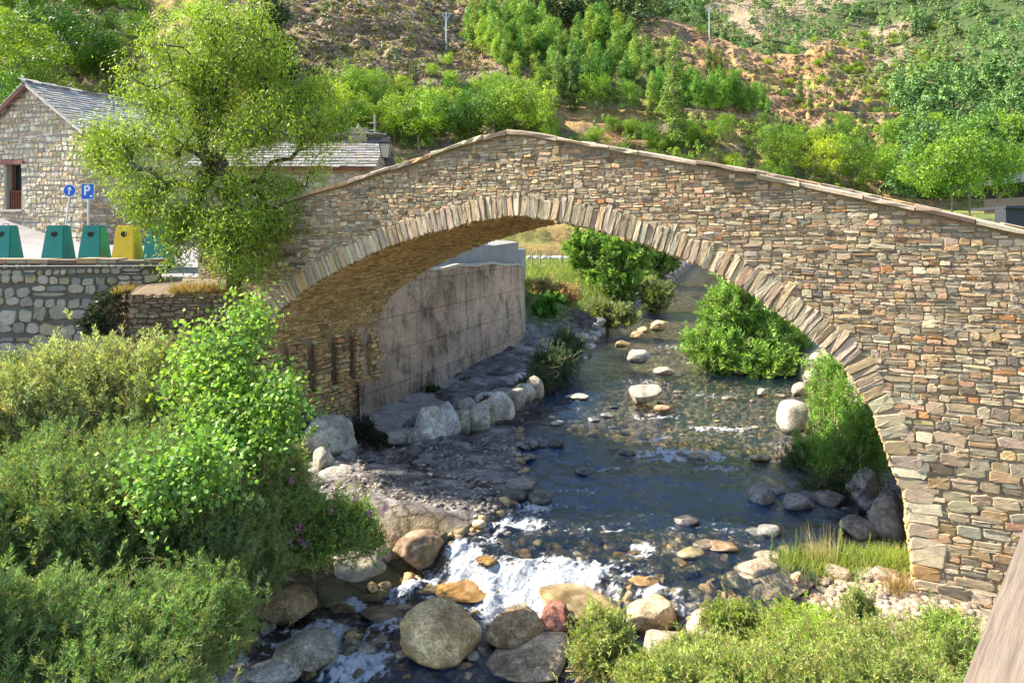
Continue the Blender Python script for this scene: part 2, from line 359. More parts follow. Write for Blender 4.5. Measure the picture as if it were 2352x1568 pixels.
for cx, cy, rx, ry, s in [(1400,1130,300,38,1),(1270,1045,120,45,1),(1600,1150,220,32,1),(1290,900,60,60,.4),(1050,1440,300,50,.22),(620,1540,150,60,.8),(900,1540,200,50,.7)]:
    Y = 5.9*F/(cy-CY); shadowy = np.maximum(shadowy, s*np.clip(1.5*np.exp(-(((wx-(cx-CX)/F*Y)/(rx*Y/F))**2 + ((wy-Y)/(ry*Y*Y/(F*5.9)))**2)*.9), 0, 1))
shadowy *= .75+.5*fbm(wx*.8, wy*1.4, 0, 66, 3)
def mat_water():
    m, n, out = new_mat('river_water'); v = coords(n, (1.0, .62, 1)); sp_ = n.nodes.new('ShaderNodeSeparateColor'); L(n, attr(n, 'col').outputs['Color'], sp_.inputs[0]); fo = sp_.outputs[0]; shade_fac = sp_.outputs[1]
    t1 = tex(n, 'Noise', 5, 5, .6, v); t2 = tex(n, 'Noise', 17, 4, .6, v)
    b = bump(n, t2.outputs['Fac'], .5, .03, bump(n, t1.outputs['Fac'], .5, .09))
    gl = n.nodes.new('ShaderNodeBsdfGlossy'); gl.inputs['Roughness'].default_value = .07; L(n, b, gl.inputs['Normal']); gl.inputs[0].default_value = (.95, .97, 1, 1)
    tr = n.nodes.new('ShaderNodeBsdfTransparent'); tr.inputs[0].default_value = (.93, .93, .84, 1)
    df = n.nodes.new('ShaderNodeBsdfDiffuse'); df.inputs[0].default_value = (.014, .06, .165, 1); L(n, b, df.inputs['Normal'])  # painted blue, mixed in where the mask marks shaded water and pools
    f = n.nodes.new('ShaderNodeFresnel'); f.inputs['IOR'].default_value = 1.42; L(n, b, f.inputs['Normal'])
    s0 = n.nodes.new('ShaderNodeMixShader'); mr = n.nodes.new('ShaderNodeMapRange'); mr.inputs['To Min'].default_value = .10; mr.inputs['To Max'].default_value = .80; L(n, shade_fac, mr.inputs['Value']); L(n, mr.outputs[0], s0.inputs[0]); L(n, tr.outputs[0], s0.inputs[1]); L(n, df.outputs[0], s0.inputs[2])
    s1 = n.nodes.new('ShaderNodeMixShader'); fm = n.nodes.new('ShaderNodeMath'); fm.operation = 'MULTIPLY'; fm.inputs[1].default_value = 1.15; L(n, f.outputs[0], fm.inputs[0]); L(n, fm.outputs[0], s1.inputs[0]); L(n, s0.outputs[0], s1.inputs[1]); L(n, gl.outputs[0], s1.inputs[2])
    t3 = tex(n, 'Noise', 60, 4, .7, v)
    fc = n.nodes.new('ShaderNodeBsdfDiffuse'); L(n, ramp(n, t3.outputs['Fac'], [(.3, (.34, .38, .42)), (.62, (.66, .69, .72))]), fc.inputs[0]); L(n, bump(n, t3.outputs['Fac'], .8, .03, b), fc.inputs['Normal'])
    t4 = tex(n, 'Noise', 13, 8, .75, coords(n, (1.0, .7, 1))); ma = n.nodes.new('ShaderNodeMath'); ma.operation = 'MULTIPLY_ADD'; L(n, t4.outputs['Fac'], ma.inputs[0]); ma.inputs[1].default_value = 3.4; ma.inputs[2].default_value = -1.8
    ad = n.nodes.new('ShaderNodeMath'); ad.operation = 'ADD'; L(n, ma.outputs[0], ad.inputs[0]); L(n, fo, ad.inputs[1]); mf = n.nodes.new('ShaderNodeMapRange'); mf.interpolation_type = 'SMOOTHSTEP'; L(n, ad.outputs[0], mf.inputs['Value']); mf.inputs['From Min'].default_value = .26; mf.inputs['From Max'].default_value = .95
    gt = n.nodes.new('ShaderNodeMath'); gt.operation = 'MINIMUM'; L(n, mf.outputs[0], gt.inputs[0]); m6 = n.nodes.new('ShaderNodeMath'); m6.operation = 'MULTIPLY'; m6.inputs[1].default_value = 6; L(n, fo, m6.inputs[0]); L(n, m6.outputs[0], gt.inputs[1])
    sf = n.nodes.new('ShaderNodeMixShader'); L(n, gt.outputs[0], sf.inputs[0]); L(n, s1.outputs[0], sf.inputs[1]); L(n, fc.outputs[0], sf.inputs[2])
    L(n, sf.outputs[0], out.inputs[0]); return m
ns(mk('river_water', np.stack([wx, wy, wz], 1), grid_quads(len(Yw), len(T)), mat=mat_water(), col=np.stack([foam_m, shadowy, shadowy], 1), smooth=True), kind='structure')

def mat_hill(name, cols, sc=1.0):
    m, n, out = new_mat(name); v = coords(n); v2 = coords(n, (.6, .6, 2.2)); a = attr(n).outputs['Color']
    t1 = tex(n, 'Noise', .18*sc, 8, .68, v2); t2 = tex(n, 'Noise', .9*sc, 8, .7, v); t3 = tex(n, 'Musgrave' if hasattr(bpy.types, 'ShaderNodeTexMusgrave') else 'Noise', 2.4*sc, 6, .75, v)
    c = mix(n, .85, a, ramp(n, t1.outputs['Fac'], cols), 'MULTIPLY')
    c = mix(n, .8, c, ramp(n, t2.outputs['Fac'], [(.36, (.45, .42, .42)), (.48, (1, 1, 1)), (.62, (1.45, 1.38, 1.22))]), 'MULTIPLY')
    b = bump(n, t3.outputs[0], .7, .4, bump(n, t2.outputs['Fac'], .8, 1.0))
    L(n, pbsdf(n, c, .95, b).outputs[0], out.inputs[0]); return m
def hill(name, ctrl, nx, nt, amp, nsc, mat, colf, terr=0, pw=1.0, back=14):
    c = np.array(ctrl, float); px = np.linspace(c[0, 0], c[-1, 0], nx); Yf, zf, Yr, zr = (np.interp(px, c[:, 0], c[:, k]) for k in (1, 2, 3, 4))
    t = np.linspace(0, 1, nt)[:, None]; Y = Yf + (Yr-Yf)*t; z = zf + (zr-zf)*t**pw; u = (px-CX)/F
    X = u*Y; nz = (fbm(X*nsc, Y*nsc, z*nsc, 71, 6) - .5) * 2; rid = 1 - np.abs(fbm(X*nsc*1.7, Y*nsc*1.7, z*nsc*2.5, 77, 4) - .5) * 4; rg2 = 1 - np.abs(fbm(X*.22, Y*.16, z*.3, 78, 4) - .5) * 5
    env = np.clip(np.minimum(t*6, 1), 0, 1) * (1 - .55*ss(.85, 1, t))
    z = z + amp * env * (nz + .5 * rid) + (1.1 if amp > 2 else .15) * env * rg2
    if terr:
        wv = 1.3*(fbm(X*.03, Y*.03, 0, 131, 3)-.5); k = z/terr + wv; k2 = np.floor(k) + ss(.5, 1.0, k-np.floor(k)); tm = ss(.46, .58, fbm(X*.02, Y*.035, 0, 133, 3)); z = z*(1-.75*tm) + terr*(k2-wv)*.75*tm
    kb = np.arange(1, back)[:, None]; Yb = Yr + kb*7.0; zb = z[-1:] - .35*kb*7.0 - .2*kb; Xb = u*Yb
    X = np.concatenate([X, Xb]); Y = np.concatenate([Y, Yb]); z = np.concatenate([z, zb])
    V = np.stack([X.ravel(), Y.ravel(), z.ravel()], 1); Q = grid_quads(X.shape[0], nx); reg(V, Q)
    sl = np.gradient(z, axis=0) / np.maximum(np.gradient(Y, axis=0), .01)
    o = mk(name, V, Q, mat=mat, col=colf(X.ravel(), Y.ravel(), z.ravel(), sl.ravel()), smooth=True); ns(o, kind='structure')
    return X, Y, z
ROCK = np.array([.27, .215, .17]); DRY = np.array([.44, .31, .12]); GRS = np.array([.22, .28, .06]); PINK = np.array([.32, .225, .145])
def mixc(a, b, m): m = np.clip(m, 0, 1)[:, None]; return a*(1-m) + b*m
def col_slope(X, Y, Z, s):
    n = fbm(X*.09, Y*.09, 0, 91); n2 = fbm(X*.3, Y*.3, 0, 92); c = np.tile(GRS, (len(X), 1)); c = mixc(c, DRY*.8, ss(.45, .6, n)); return mixc(c, np.array([.12,.09,.06]), ss(.55, .7, n2)*.8)
def col_spur(X, Y, Z, s):
    n = fbm(X*.05, Y*.05, Z*.05, 93, 5); n2 = fbm(X*.16, Y*.1, Z*.4, 94, 5); c = np.tile(ROCK, (len(X), 1)); c = mixc(c, PINK, ss(.4, .6, n2)); c = mixc(c, DRY, ss(.50, .58, n) * .9); c = mixc(c, DRY*1.05, ss(.5, .15, s)*ss(.45, .55, n2)); return mixc(c, GRS*.8, ss(.60, .68, fbm(X*.11, Y*.11, Z*.1, 95))*.7)
def col_brown(X, Y, Z, s):
    n = fbm(X*.06, Y*.06, Z*.05, 96, 5); n2 = fbm(X*.2, Y*.12, Z*.5, 97, 5); c = np.tile(np.array([.38,.23,.125]), (len(X), 1)); c = mixc(c, np.array([.43,.31,.11]), ss(.45, .6, n)); c = mixc(c, ROCK*.85, ss(.55, .65, n2)*ss(.2,.6,s)); return mixc(c, GRS*.8, ss(.50, .60, fbm(X*.07, Y*.07, Z*.07, 98))*.8)
def col_wood(X, Y, Z, s):
    n = fbm(X*.03, Y*.03, Z*.03, 99, 5); c = np.tile(np.array([.07,.11,.035]), (len(X), 1)); return mixc(c, np.array([.33,.26,.18]), ss(.56, .66, n))
RK = [(.3, (.5, .46, .48)), (.48, (1, 1, 1)), (.68, (1.35, 1.28, 1.12))]
M_SL = mat_hill('slope', RK, 2.0); M_SP = mat_hill('spur', RK, 1.0)
hill('valley_slope', [(-900,58,-1.5,110,27),(0,58,-1.5,110,24),(300,58,-1.5,110,20),(700,58,-1.5,110,13.5),(1000,60,-2.8,110,12),(1350,62,-3,112,14),(1480,84,-3.4,115,13),(1720,96,-3.4,122,9),(1850,72,-3.2,120,6),(2150,62,-3,120,4),(3200,60,-3,120,4)],
     520, 90, .9, .12, M_SL, col_slope, terr=1.6)
def zpy(py, Y): return (CY - py) / F * Y
hill('rocky_spur', [(-1100,98,10,240,zpy(-330,240)),(500,98,10,240,zpy(-330,240)),(800,98,8,230,zpy(-190,230)),(920,98,8,215,zpy(-80,215)),(1000,98,8,200,zpy(5,200)),(1050,98,8,185,zpy(60,185)),(1100,99,8,165,zpy(118,165)),(1180,99,8,140,zpy(185,140)),(1250,98,8,118,zpy(262,118)),(1300,98,4,112,5)],
     520, 170, 5.0, .045, M_SP, col_spur)
hill('brown_spur', [(880,104,8,330,zpy(-260,330)),(1100,104,8,320,zpy(-150,320)),(1300,104,8,300,zpy(-55,300)),(1430,104,8,270,zpy(5,270)),(1480,104,8,250,zpy(34,250)),(1530,104,8,240,zpy(46,240)),(1640,104,7,225,zpy(90,225)),(1736,104,6,215,zpy(117,215)),(1842,106,4,215,zpy(125,215)),
      (1893,106,4,220,zpy(97,220)),(1970,106,3,222,zpy(113,222)),(2044,106,3,215,zpy(150,215)),(2136,106,2,200,zpy(186,200)),(2190,106,2,180,zpy(245,180)),(2290,106,2,150,zpy(360,150)),(2400,106,1,130,zpy(470,130))],
     620, 170, 3.4, .06, M_SP, col_brown, terr=3.4)
FX, FY, FZ = hill('wooded_mountain', [(500,240,10,640,zpy(-420,640)),(1500,240,10,620,zpy(-380,620)),(2000,200,4,600,zpy(-360,600)),(2350,150,1,600,zpy(-330,600)),(3300,130,1,600,zpy(-320,600))], 260, 150, 9, .02, M_SP, col_wood)
BV = [(BVHTree.FromPolygons([tuple(v) for v in V.tolist()], Q.tolist())) for V, Q in TERR]
def hit(px, py, only=None):
    d = Vector(((px-CX)/F, 1, (CY-py)/F)).normalized(); best = None
    for i, b in enumerate(BV):
        if only is not None and i not in only: continue
        h = b.ray_cast(Vector((0, 0, 0)), d)
        if h[0] is not None and (best is None or h[3] < best[1]): best = (h[0], h[3], i)
    return best[0] if best else None
def drop(X, Y):
    z = None
    for b in BV:
        h = b.ray_cast(Vector((X, Y, 500)), Vector((0, 0, -1)))
        if h[0] is not None and (z is None or h[0].z > z): z = h[0].z
    return z
# ---------------------------------------------------------------- the stone bridge
L0 = np.array([-6.2, 18.3]); BD = np.array([.8985, -.4390]); BN = np.array([.4390, .8985]); BW_ = 4.7
def sz(px):                       # where the sight line of a column meets the near face
    u = (px - CX) / F; Y = (L0[1]*BD[0] - L0[0]*BD[1]) / (BD[0] - u*BD[1]); X = u*Y
    return (X-L0[0])*BD[0] + (Y-L0[1])*BD[1], Y
def sh(px, py): s, Y = sz(px); return s, (CY-py)/F*Y
def bw(s, n, h):
    s = np.asarray(s, float); return np.stack([L0[0]+BD[0]*s+BN[0]*n, L0[1]+BD[1]*s+BN[1]*n, h + 0*s], -1)
INP = [(600,800),(615,760),(640,715),(685,675),(740,640),(820,597),(900,563),(1000,531),(1100,506),(1185,494),(1280,507),(1375,529),(1467,556),(1556,590),(1631,619),(1698,654),(1778,711),(1853,766),(1887,795),(1937,835),(1971,891),(2008,950),(2029,1017),(2051,1075),(2083,1149),(2090,1247),(2105,1352),(2116,1401)]
pts = np.array([sh(*p) for p in INP]); pts = np.concatenate([[[pts[0,0]-.02, -6.6]], pts, [[pts[-1,0]+.05, -7.2]]])
d_ = np.r_[0, np.cumsum(np.hypot(*np.diff(pts, axis=0).T))]; ARC = np.arange(0, d_[-1], .04)
AP = np.stack([np.interp(ARC, d_, pts[:, 0]), np.interp(ARC, d_, pts[:, 1])], 1)
ker = np.ones(9)/9; APs = AP.copy()
for k in (0, 1): APs[4:-4, k] = np.convolve(AP[:, k], ker, 'valid')
AP = APs; TN = np.gradient(AP, axis=0); TN /= np.hypot(*TN.T)[:, None]; IN = np.stack([TN[:, 1], -TN[:, 0]], 1)
TOPP = [(560,486),(640,464),(720,438),(800,415),(870,393),(940,370),(1000,350),(1060,331),(1120,310),(1175,297),(1240,307),(1300,318),(1475,349),(1660,380),(1900,428),(2100,470),(2352,527)]
tp = np.array([sh(*p) for p in TOPP]); sl_ = (tp[-1,1]-tp[-3,1])/(tp[-1,0]-tp[-3,0])
tp = np.concatenate([[[-7, -.25], [-3, .02]], tp, [[tp[-1,0]+9, tp[-1,1]+9*sl_]]])
def top_h(s): return np.interp(s, tp[:, 0], tp[:, 1])
def arch_h(s): return np.interp(s, AP[:, 0], AP[:, 1], left=-7.2, right=-7.2)
S0, S1 = float(sz(455)[0]), 22.0
bridge = empty('stone_bridge', (0.2, 15.2, -6), 'humpbacked stone arch bridge with pointed crown spanning the river', 'bridge')
# core
ss_ = np.unique(np.r_[np.linspace(S0, AP[0,0]-.5, 12), AP[0,0]-.46, AP[::4, 0], np.linspace(AP[-1,0]+.02, S1, 30)])
def core_h(s):
    r = np.interp(s, AP[:,0], AP[:,1], left=np.nan, right=-7.2); r = np.where(np.isnan(r), np.where(s > AP[0,0]-.46, -3.0, -7.2), r); return np.where((s <= AP[4,0]+.05) & (s > AP[0,0]-.46), np.maximum(r, -3.0), r)
hb = core_h(ss_); ht = top_h(ss_) - .06; ring = [(0,hb),(0,ht),(.42,ht),(.42,ht-.85),(BW_-.42,ht-.85),(BW_-.42,ht+.2),(BW_,ht+.2),(BW_,hb)]
V = np.stack([bw(ss_, n + .0*ss_, h) for n, h in ring], 1); nr = len(ss_); Q = []
for i in range(nr-1):
    for k in range(8): Q.append([i*8+k, i*8+(k+1) % 8, (i+1)*8+(k+1) % 8, (i+1)*8+k])
MC = (.30, .235, .15)
Q += [[0,7,2,1],[7,4,3,2],[7,6,5,4]]
mk('bridge_body', V, Q, mat=M_MORTAR, parent=bridge, col=np.tile(MC, (len(V)*8, 1)))
# spandrel stones
rng = np.random.default_rng(11)
def band(b): return .102 if b > -1.5 else (.118 if b > -3 else .17)
def in_face(S, edge=.30, top=.13):
    s, h, w, hh = S[:,0], S[:,1], S[:,2], S[:,3]
    D = np.sqrt(((S[:, None, :2] - AP[None, ::3])**2).sum(-1)).min(1)
    inside = (h < arch_h(s)) & (s > AP[0,0]) & (s < AP[-1,0]+.02)
    return (~inside) & (D > edge) & (h + hh/2 < top_h(s-w/2) - top+.03) & (h + hh/2 < top_h(s+w/2) - top+.03)
Sa = rubble(S0, 19.5, -1.6, 2.2, band, rng, thin=.66, dep=(.014,.034), gap=.010); Sb = rubble(-5, 19.5, -3.3, -1.6, band, rng, thin=.5, dep=(.016,.036), gap=.012); Sc = rubble(-5, 19.5, -7.0, -3.3, band, rng, thin=.38, asp=(1.1, 2.6), dep=(.018, .036), gap=.014)
Sx = np.concatenate([Sa, Sb, Sc]); k = in_face(Sx, .34); Sx = Sx[k & (Sx[:,0]-Sx[:,2]/2 > S0)]
# left part is older, rounder and darker patched
V, Q, T, C = stones(Sx, lambda a, b, d: bw(a, -d, b), rng, pal(rng, len(Sx)))
mk('spandrel_wall', V, Q, T, M_STONE, bridge, col=C, smooth=False)
# fill small chips between
Sd = rubble(S0, 19.5, -7, 2.2, lambda b: .10, rng, thin=0, asp=(.6, 1.8), dep=(.006, .011), gap=.02); Sd = Sd[in_face(Sd, .3, .12) & (Sd[:,0] > S0+.1)]
V, Q, T, C = stones(Sd, lambda a, b, d: bw(a, -d, b), rng, pal(rng, len(Sd))*.8, K=7)
mk('spandrel_chips', V, Q, T, M_STONE, bridge, col=C, smooth=True)
# voussoirs
VP = np.array([(.49,.41,.30),(.44,.36,.26),(.55,.47,.35),(.43,.33,.22),(.46,.34,.21),(.38,.33,.26),(.50,.31,.15)]); VW = np.array([20,18,14,10,8,8,2.])/80
S = []; a = np.interp(-1.25, AP[:60+40,1], ARC[:100]) if False else ARC[np.argmax(AP[:,1] > -2.1)]; aend = ARC[-1] - .1
while a < aend:
    i = min(int(a/.04), len(AP)-1); low = AP[i,1] < -2.9 and AP[i,0] > 7
    w = rng.uniform(.15, .27) if low else rng.uniform(.09, .165)
    ln = rng.uniform(.41, .50) if not low else rng.uniform(.38, .55)
    if rng.random() < .05 and not low and AP[i,0] > 8: ln += .12
    i = min(int((a+w/2)/.04), len(AP)-1); out = -IN[i]; c = AP[i] + out*(ln/2 - .015)
    if AP[i,1] < -3.6: out = np.array([1., 0]); c = AP[i] + out*(ln/2 - .015)
    S.append((c[0], c[1], ln, w-.010, math.atan2(out[1], out[0]) + rng.normal(0, .012), rng.uniform(.024, .036)))
    a += w
cv = pal(rng, len(S), VP, VW)
V, Q, T, C = stones(S, lambda a, b, d: bw(a, -d, b), rng, cv, K=12, p=6.0)
mk('arch_ring', V, Q, T, M_STONE, bridge, col=C, smooth=False)
S2 = rubble(0, 1, 0, 1, lambda b: .1, rng)
# soffit stones
Ssf = rubble(0, BW_, 0, ARC[-1], lambda b: .085, rng, thin=.35, asp=(1.8, 4.5), dep=(.02, .05), gap=.010)
hh_ = np.interp(Ssf[:,1], ARC, AP[:,1]); side = np.interp(Ssf[:,1], ARC, AP[:,0])
Ssf = Ssf[((hh_ > -3.0) | (side > 7)) & (Ssf[:,0] > .08) & (Ssf[:,0] < BW_-.05)]
def sof(a, b, d):
    i = np.clip(b/.04, 0, len(AP)-1.001); i0 = i.astype(int); f = (i-i0)[..., None]; p = AP[i0]*(1-f)+AP[i0+1]*f; nn = IN[i0]
    p = p + nn*d[..., None]; return bw(p[..., 0], a, p[..., 1])
SP = np.array([(.50,.34,.14),(.55,.38,.17),(.43,.29,.12),(.50,.36,.20),(.34,.24,.12),(.56,.40,.21)]); SW = np.ones(6)/6
V, Q, T, C = stones(Ssf, sof, rng, pal(rng, len(Ssf), SP, SW), K=8)
mk('arch_soffit', V, Q, T, M_SOFFIT, bridge, col=C, smooth=False)
# springing wall with its slots
xs = AP[0,0]; mb = MB(); Sr = []
mb.hexa(np.concatenate([bw(np.array([xs-.5, xs-.02, xs-.02, xs-.5]), np.array([.0, .0, BW_, BW_]), z) for z in (-7., -4.55)]), MC)
edges = [(.0,.55),(.9,1.45),(1.85,2.35),(2.75,3.15),(3.5,3.86),(4.2,4.7)]
for n0, n1 in edges:
    mb.hexa(np.concatenate([bw(np.array([xs-.5, xs-.02, xs-.02, xs-.5]), np.array([n0, n0, n1, n1]), z) for z in (-4.55, -2.99)]), MC)
    mb.hexa(np.concatenate([bw(np.array([xs-.5, xs+.14, xs+.14, xs-.5]), np.array([n0+.03, n0+.03, n1-.03, n1-.03]), z) for z in (-4.5, -3.4)]), MC)
    r = rubble(n0, n1-.04, -4.55, -2.95, lambda b: .12, rng, thin=.3, asp=(1.6, 3.2), dep=(.05, .12)); lo_ = np.maximum(r[:,0]-r[:,2]/2, n0-.03); hi_ = np.minimum(r[:,0]+r[:,2]/2, n1+.03); r[:,0] = (lo_+hi_)/2; r[:,2] = hi_-lo_; r = r[r[:,2] > .07]; Sr.append(r)
r = rubble(0, BW_, -6.6, -4.5, lambda b: .13, rng, thin=.4, asp=(1.2, 2.6), dep=(.05, .1)); Sr.append(r)
mb.build('springing_wall', mat=M_MORTAR, parent=bridge)
for r in Sr:
  V, Q, T, C = stones(r, lambda a, b, d: bw(xs + d - .02 + np.where((b < -3) & (b > -4.52), .17*ss(-3.0, -3.5, b), 0), a, b), rng, pal(rng, len(r), np.array([(.48,.35,.19),(.54,.39,.22),(.40,.30,.17),(.50,.30,.16),(.56,.44,.28)]), np.ones(5)/5))
  mk('plinth_stones' if r is Sr[-1] else 'corbel_rib', V, Q, T, M_STONE, bridge, col=C, smooth=False)
# copings
def coping(n0, n1, name, dz=0.0):
    mb = MB(); s = S0
    while s < 20:
        w = rng.uniform(.45, 1.15); e = s + w - .018; ts = top_h(np.array([s, e])); th = rng.uniform(.065, .10); up = rng.normal(0, .012) + dz; o = rng.normal(0, .02)
        m = 4; A = np.linspace(s, e, m); H = np.linspace(ts[0], ts[1], m) + up
        if s < tp[9+2,0] < e: H = top_h(A) + up
        rows = []
        for i in range(m):
            jj = rng.normal(0, .012, 6); c = A[i]; c = c + (.015 if i == 0 else -.015 if i == m-1 else 0)
            rows.append(bw(np.full(6, A[i]), np.array([n0-o+jj[0], n0-o-.012+jj[1], n0-o+.03, n1-.03, n1+jj[3]+.01, n1]), np.array([H[i]-th+jj[2]*.6, H[i]-.02, H[i]+jj[4]*.5, H[i]+jj[5]*.5, H[i]-.02, H[i]-th])))
        V = np.concatenate(rows); Q = [[i*6+k, i*6+(k+1) % 6, (i+1)*6+(k+1) % 6, (i+1)*6+k] for i in range(m-1) for k in range(6)]
        Q += [[0,5,4,1],[1,4,3,2]] + [[(m-1)*6+0,(m-1)*6+1,(m-1)*6+4,(m-1)*6+5],[(m-1)*6+1,(m-1)*6+2,(m-1)*6+3,(m-1)*6+4]]
        cc = pal(rng, 1, np.array([(.46,.39,.30),(.40,.33,.26),(.50,.43,.33),(.47,.32,.18),(.36,.31,.25)]), np.array([.3,.25,.2,.1,.15]))[0]
        mb.add(V, Q, C=cc); s += w
    mb.build(name, mat=M_STONE, parent=bridge)
coping(-.10, .48, 'coping'); coping(BW_-.48, BW_+.1, 'coping', .2)

# ---------------------------------------------------------------- walls, lot, ledge on the left bank
rng = np.random.default_rng(21)
def mat_conc(name, base, dark, warm):
    m, n, out = new_mat(name); v = coords(n, (1.3, 1.3, .16)); v0 = coords(n)
    t1 = tex(n, 'Noise', 2.4, 8, .7, v); t2 = tex(n, 'Noise', .7, 6, .6, v0); t3 = tex(n, 'Noise', 9, 7, .75, v0)
    c = ramp(n, t1.outputs['Fac'], [(.3, dark), (.48, base), (.7, tuple(min(1, x*1.45) for x in base))]); c = mix(n, ramp(n, t2.outputs['Fac'], [(.38, (0,0,0)), (.6, (.9,)*3)]), c, warm); t5 = tex(n, 'Noise', .35, 8, .7, v0); c = mix(n, .8, c, ramp(n, t5.outputs['Fac'], [(.38, (.45,.42,.40)), (.5, (1,1,1)), (.65, (1.25,1.25,1.25))]), 'MULTIPLY')
    c = mix(n, .6, c, ramp(n, t3.outputs['Fac'], [(.35, (.5, .47, .45)), (.6, (1.2, 1.2, 1.2))]), 'MULTIPLY')
    if 'stained' in name:
        sx = n.nodes.new('ShaderNodeSeparateXYZ'); L(n, mix(n, .03, v0, t3.outputs['Color'], 'ADD'), sx.inputs[0]); m1 = n.nodes.new('ShaderNodeMath'); m1.operation = 'MULTIPLY'; m1.inputs[1].default_value = .95; L(n, sx.outputs['Z'], m1.inputs[0])
        m2 = n.nodes.new('ShaderNodeMath'); m2.operation = 'FRACT'; L(n, m1.outputs[0], m2.inputs[0]); c = mix(n, .7, c, ramp(n, m2.outputs[0], [(0, (.55,.5,.46)), (.025, (.6,.55,.5)), (.045, (1,1,1)), (.97, (1,1,1)), (1, (.7,.68,.65))]), 'MULTIPLY')
        c = mix(n, .75, c, ramp(n, tex(n, 'Noise', 1.3, 9, .75, v0).outputs['Fac'], [(.40, (.40,.36,.32)), (.48, (1,1,1)), (.6, (1.15,1.12,1.08))]), 'MULTIPLY')
    L(n, pbsdf(n, c, .9, bump(n, t3.outputs['Fac'], .7, .05)).outputs[0], out.inputs[0]); return m
M_CONC = mat_conc('stained_concrete', (.44, .34, .25), (.17, .13, .09), (.42, .28, .20))
M_LEDGE = mat_conc('ledge_concrete', (.30, .27, .255), (.14, .13, .12), (.34, .29, .24))
path = np.array([(-4.6,21.6),(-4.0,22.9),(-2.2,27.2),(-.2,32.2),(.45,34.4),(.55,35.6),(.2,36.6),(-1.0,37.6),(-3,38.4)]); dd = np.r_[0, np.cumsum(np.hypot(*np.diff(path, axis=0).T))]
t = np.linspace(0, dd[-1], 90); wxp = np.stack([np.interp(t, dd, path[:,0]), np.interp(t, dd, path[:,1])], 1); tg = np.gradient(wxp, axis=0); tg /= np.hypot(*tg.T)[:,None]; nn = np.stack([-tg[:,1], tg[:,0]], 1)
toph = np.interp(t, [0, 9, dd[-3], dd[-1]], [-1.5, -1.55, -2.0, -2.2]) + .04*np.sin(t*2.1)
rows = []; zs = np.linspace(0, 1, 26)
fz = -6.2 + (toph[:,None]+6.2)*zs[None]; bul = .07*(fbm(t[:,None]*1.1, fz*1.1, 0, 120, 4)-.5) + .22*(1-zs)[None]
front = np.stack([wxp[:,0:1]-nn[:,0:1]*bul, wxp[:,1:2]-nn[:,1:2]*bul, fz], -1); bk = np.stack([wxp[:,0]+nn[:,0]*.6, wxp[:,1]+nn[:,1]*.6, toph], -1)[:,None]; bk2 = bk.copy(); bk2[...,2] = -7
G = np.concatenate([front, bk, bk2], 1); cw = empty('concrete_river_wall', (-2, 28, -6), 'tall stained concrete retaining wall seen through the arch, left of the river', 'wall')
mk('wall_face', G.reshape(-1,3), grid_quads(90, 28), mat=M_CONC, parent=cw, smooth=False)
mb = MB(); o1 = wxp - nn*.06; o2 = wxp + nn*.66
for i in range(0, 88, 3):
    j = i+3 if i+3 < 90 else 89; j = min(j, 89); f = lambda P_, z: (P_[0], P_[1], z); zt = .10 + rng.normal(0, .01)
    mb.hexa([f(o1[i],toph[i]), f(o1[j],toph[j]), f(o2[j],toph[j]), f(o2[i],toph[i]), f(o1[i],toph[i]+zt), f(o1[j],toph[j]+zt), f(o2[j],toph[j]+zt), f(o2[i],toph[i]+zt)], (.42,.4,.37))
mb.build('wall_cap', mat=M_STONE, parent=cw)
# corrugated store behind the wall end
st_ = empty('corrugated_tank', (-.35, 38.6, -3), 'grey corrugated metal tank standing behind the end of the concrete wall', 'tank')
V = []; nseg = 120
for z in (-3.2, -1.25):
    for k in range(nseg):
        th = 2*math.pi*k/nseg; r = 1.05 + .02*(k % 2); V.append((-.35+r*math.cos(th), 38.9+r*math.sin(th), z))
M_TANK = mat_plain('galvanised', (.22,.24,.27), .45, .2, 3, .3)
mk('tank_shell', V, [[k, (k+1) % nseg, nseg+(k+1) % nseg, nseg+k] for k in range(nseg)], mat=M_TANK, parent=st_)
mb = MB(); mb.tube([(-.35,38.9,-1.25),(-.35,38.9,-1.19)], 1.09, 40, (.4,.4,.4)); mb.build('tank_lid', mat=M_TANK, parent=st_)
# ledge sheet between wall and boulders
la = np.array([(-5.2,19.4),(-4.6,21.2),(-4.1,22.6),(-2.2,27.2),(-.2,32.2),(.5,35.2),(.9,37.5)]); lb = np.array([(-3.9,18.9),(-3.0,20.1),(-2.0,21.0),(-.2,23.2),(.85,25.4),(2.2,30.5),(3.8,36.5)])
ta = np.linspace(0,1,7); tt = np.linspace(0,1,110); A = np.stack([np.interp(tt,ta,la[:,k]) for k in (0,1)],1); B = np.stack([np.interp(tt,ta,lb[:,k]) for k in (0,1)],1); v = np.linspace(-.15,1.25,40)
XY = A[:,None]*(1-v)[None,:,None] + B[:,None]*v[None,:,None]; zl = -5.5 - .10*np.clip(v,0,1)[None] - 1.2*ss(.16,.0,tt)[:,None] - 1.5*np.clip(v-.97,0,1)[None]**1.0*4 + .10*(fbm(XY[...,0]*1.2, XY[...,1]*1.2, 0, 130, 4)-.5)*2 + .25*np.exp(-((tt-.78)/.12)**2)[:,None]*(v<1)[None]
V = np.concatenate([XY, zl[...,None]], -1).reshape(-1,3)
ns(mk('bank_ledge', V, grid_quads(110,40), mat=M_LEDGE, smooth=True), kind='structure')

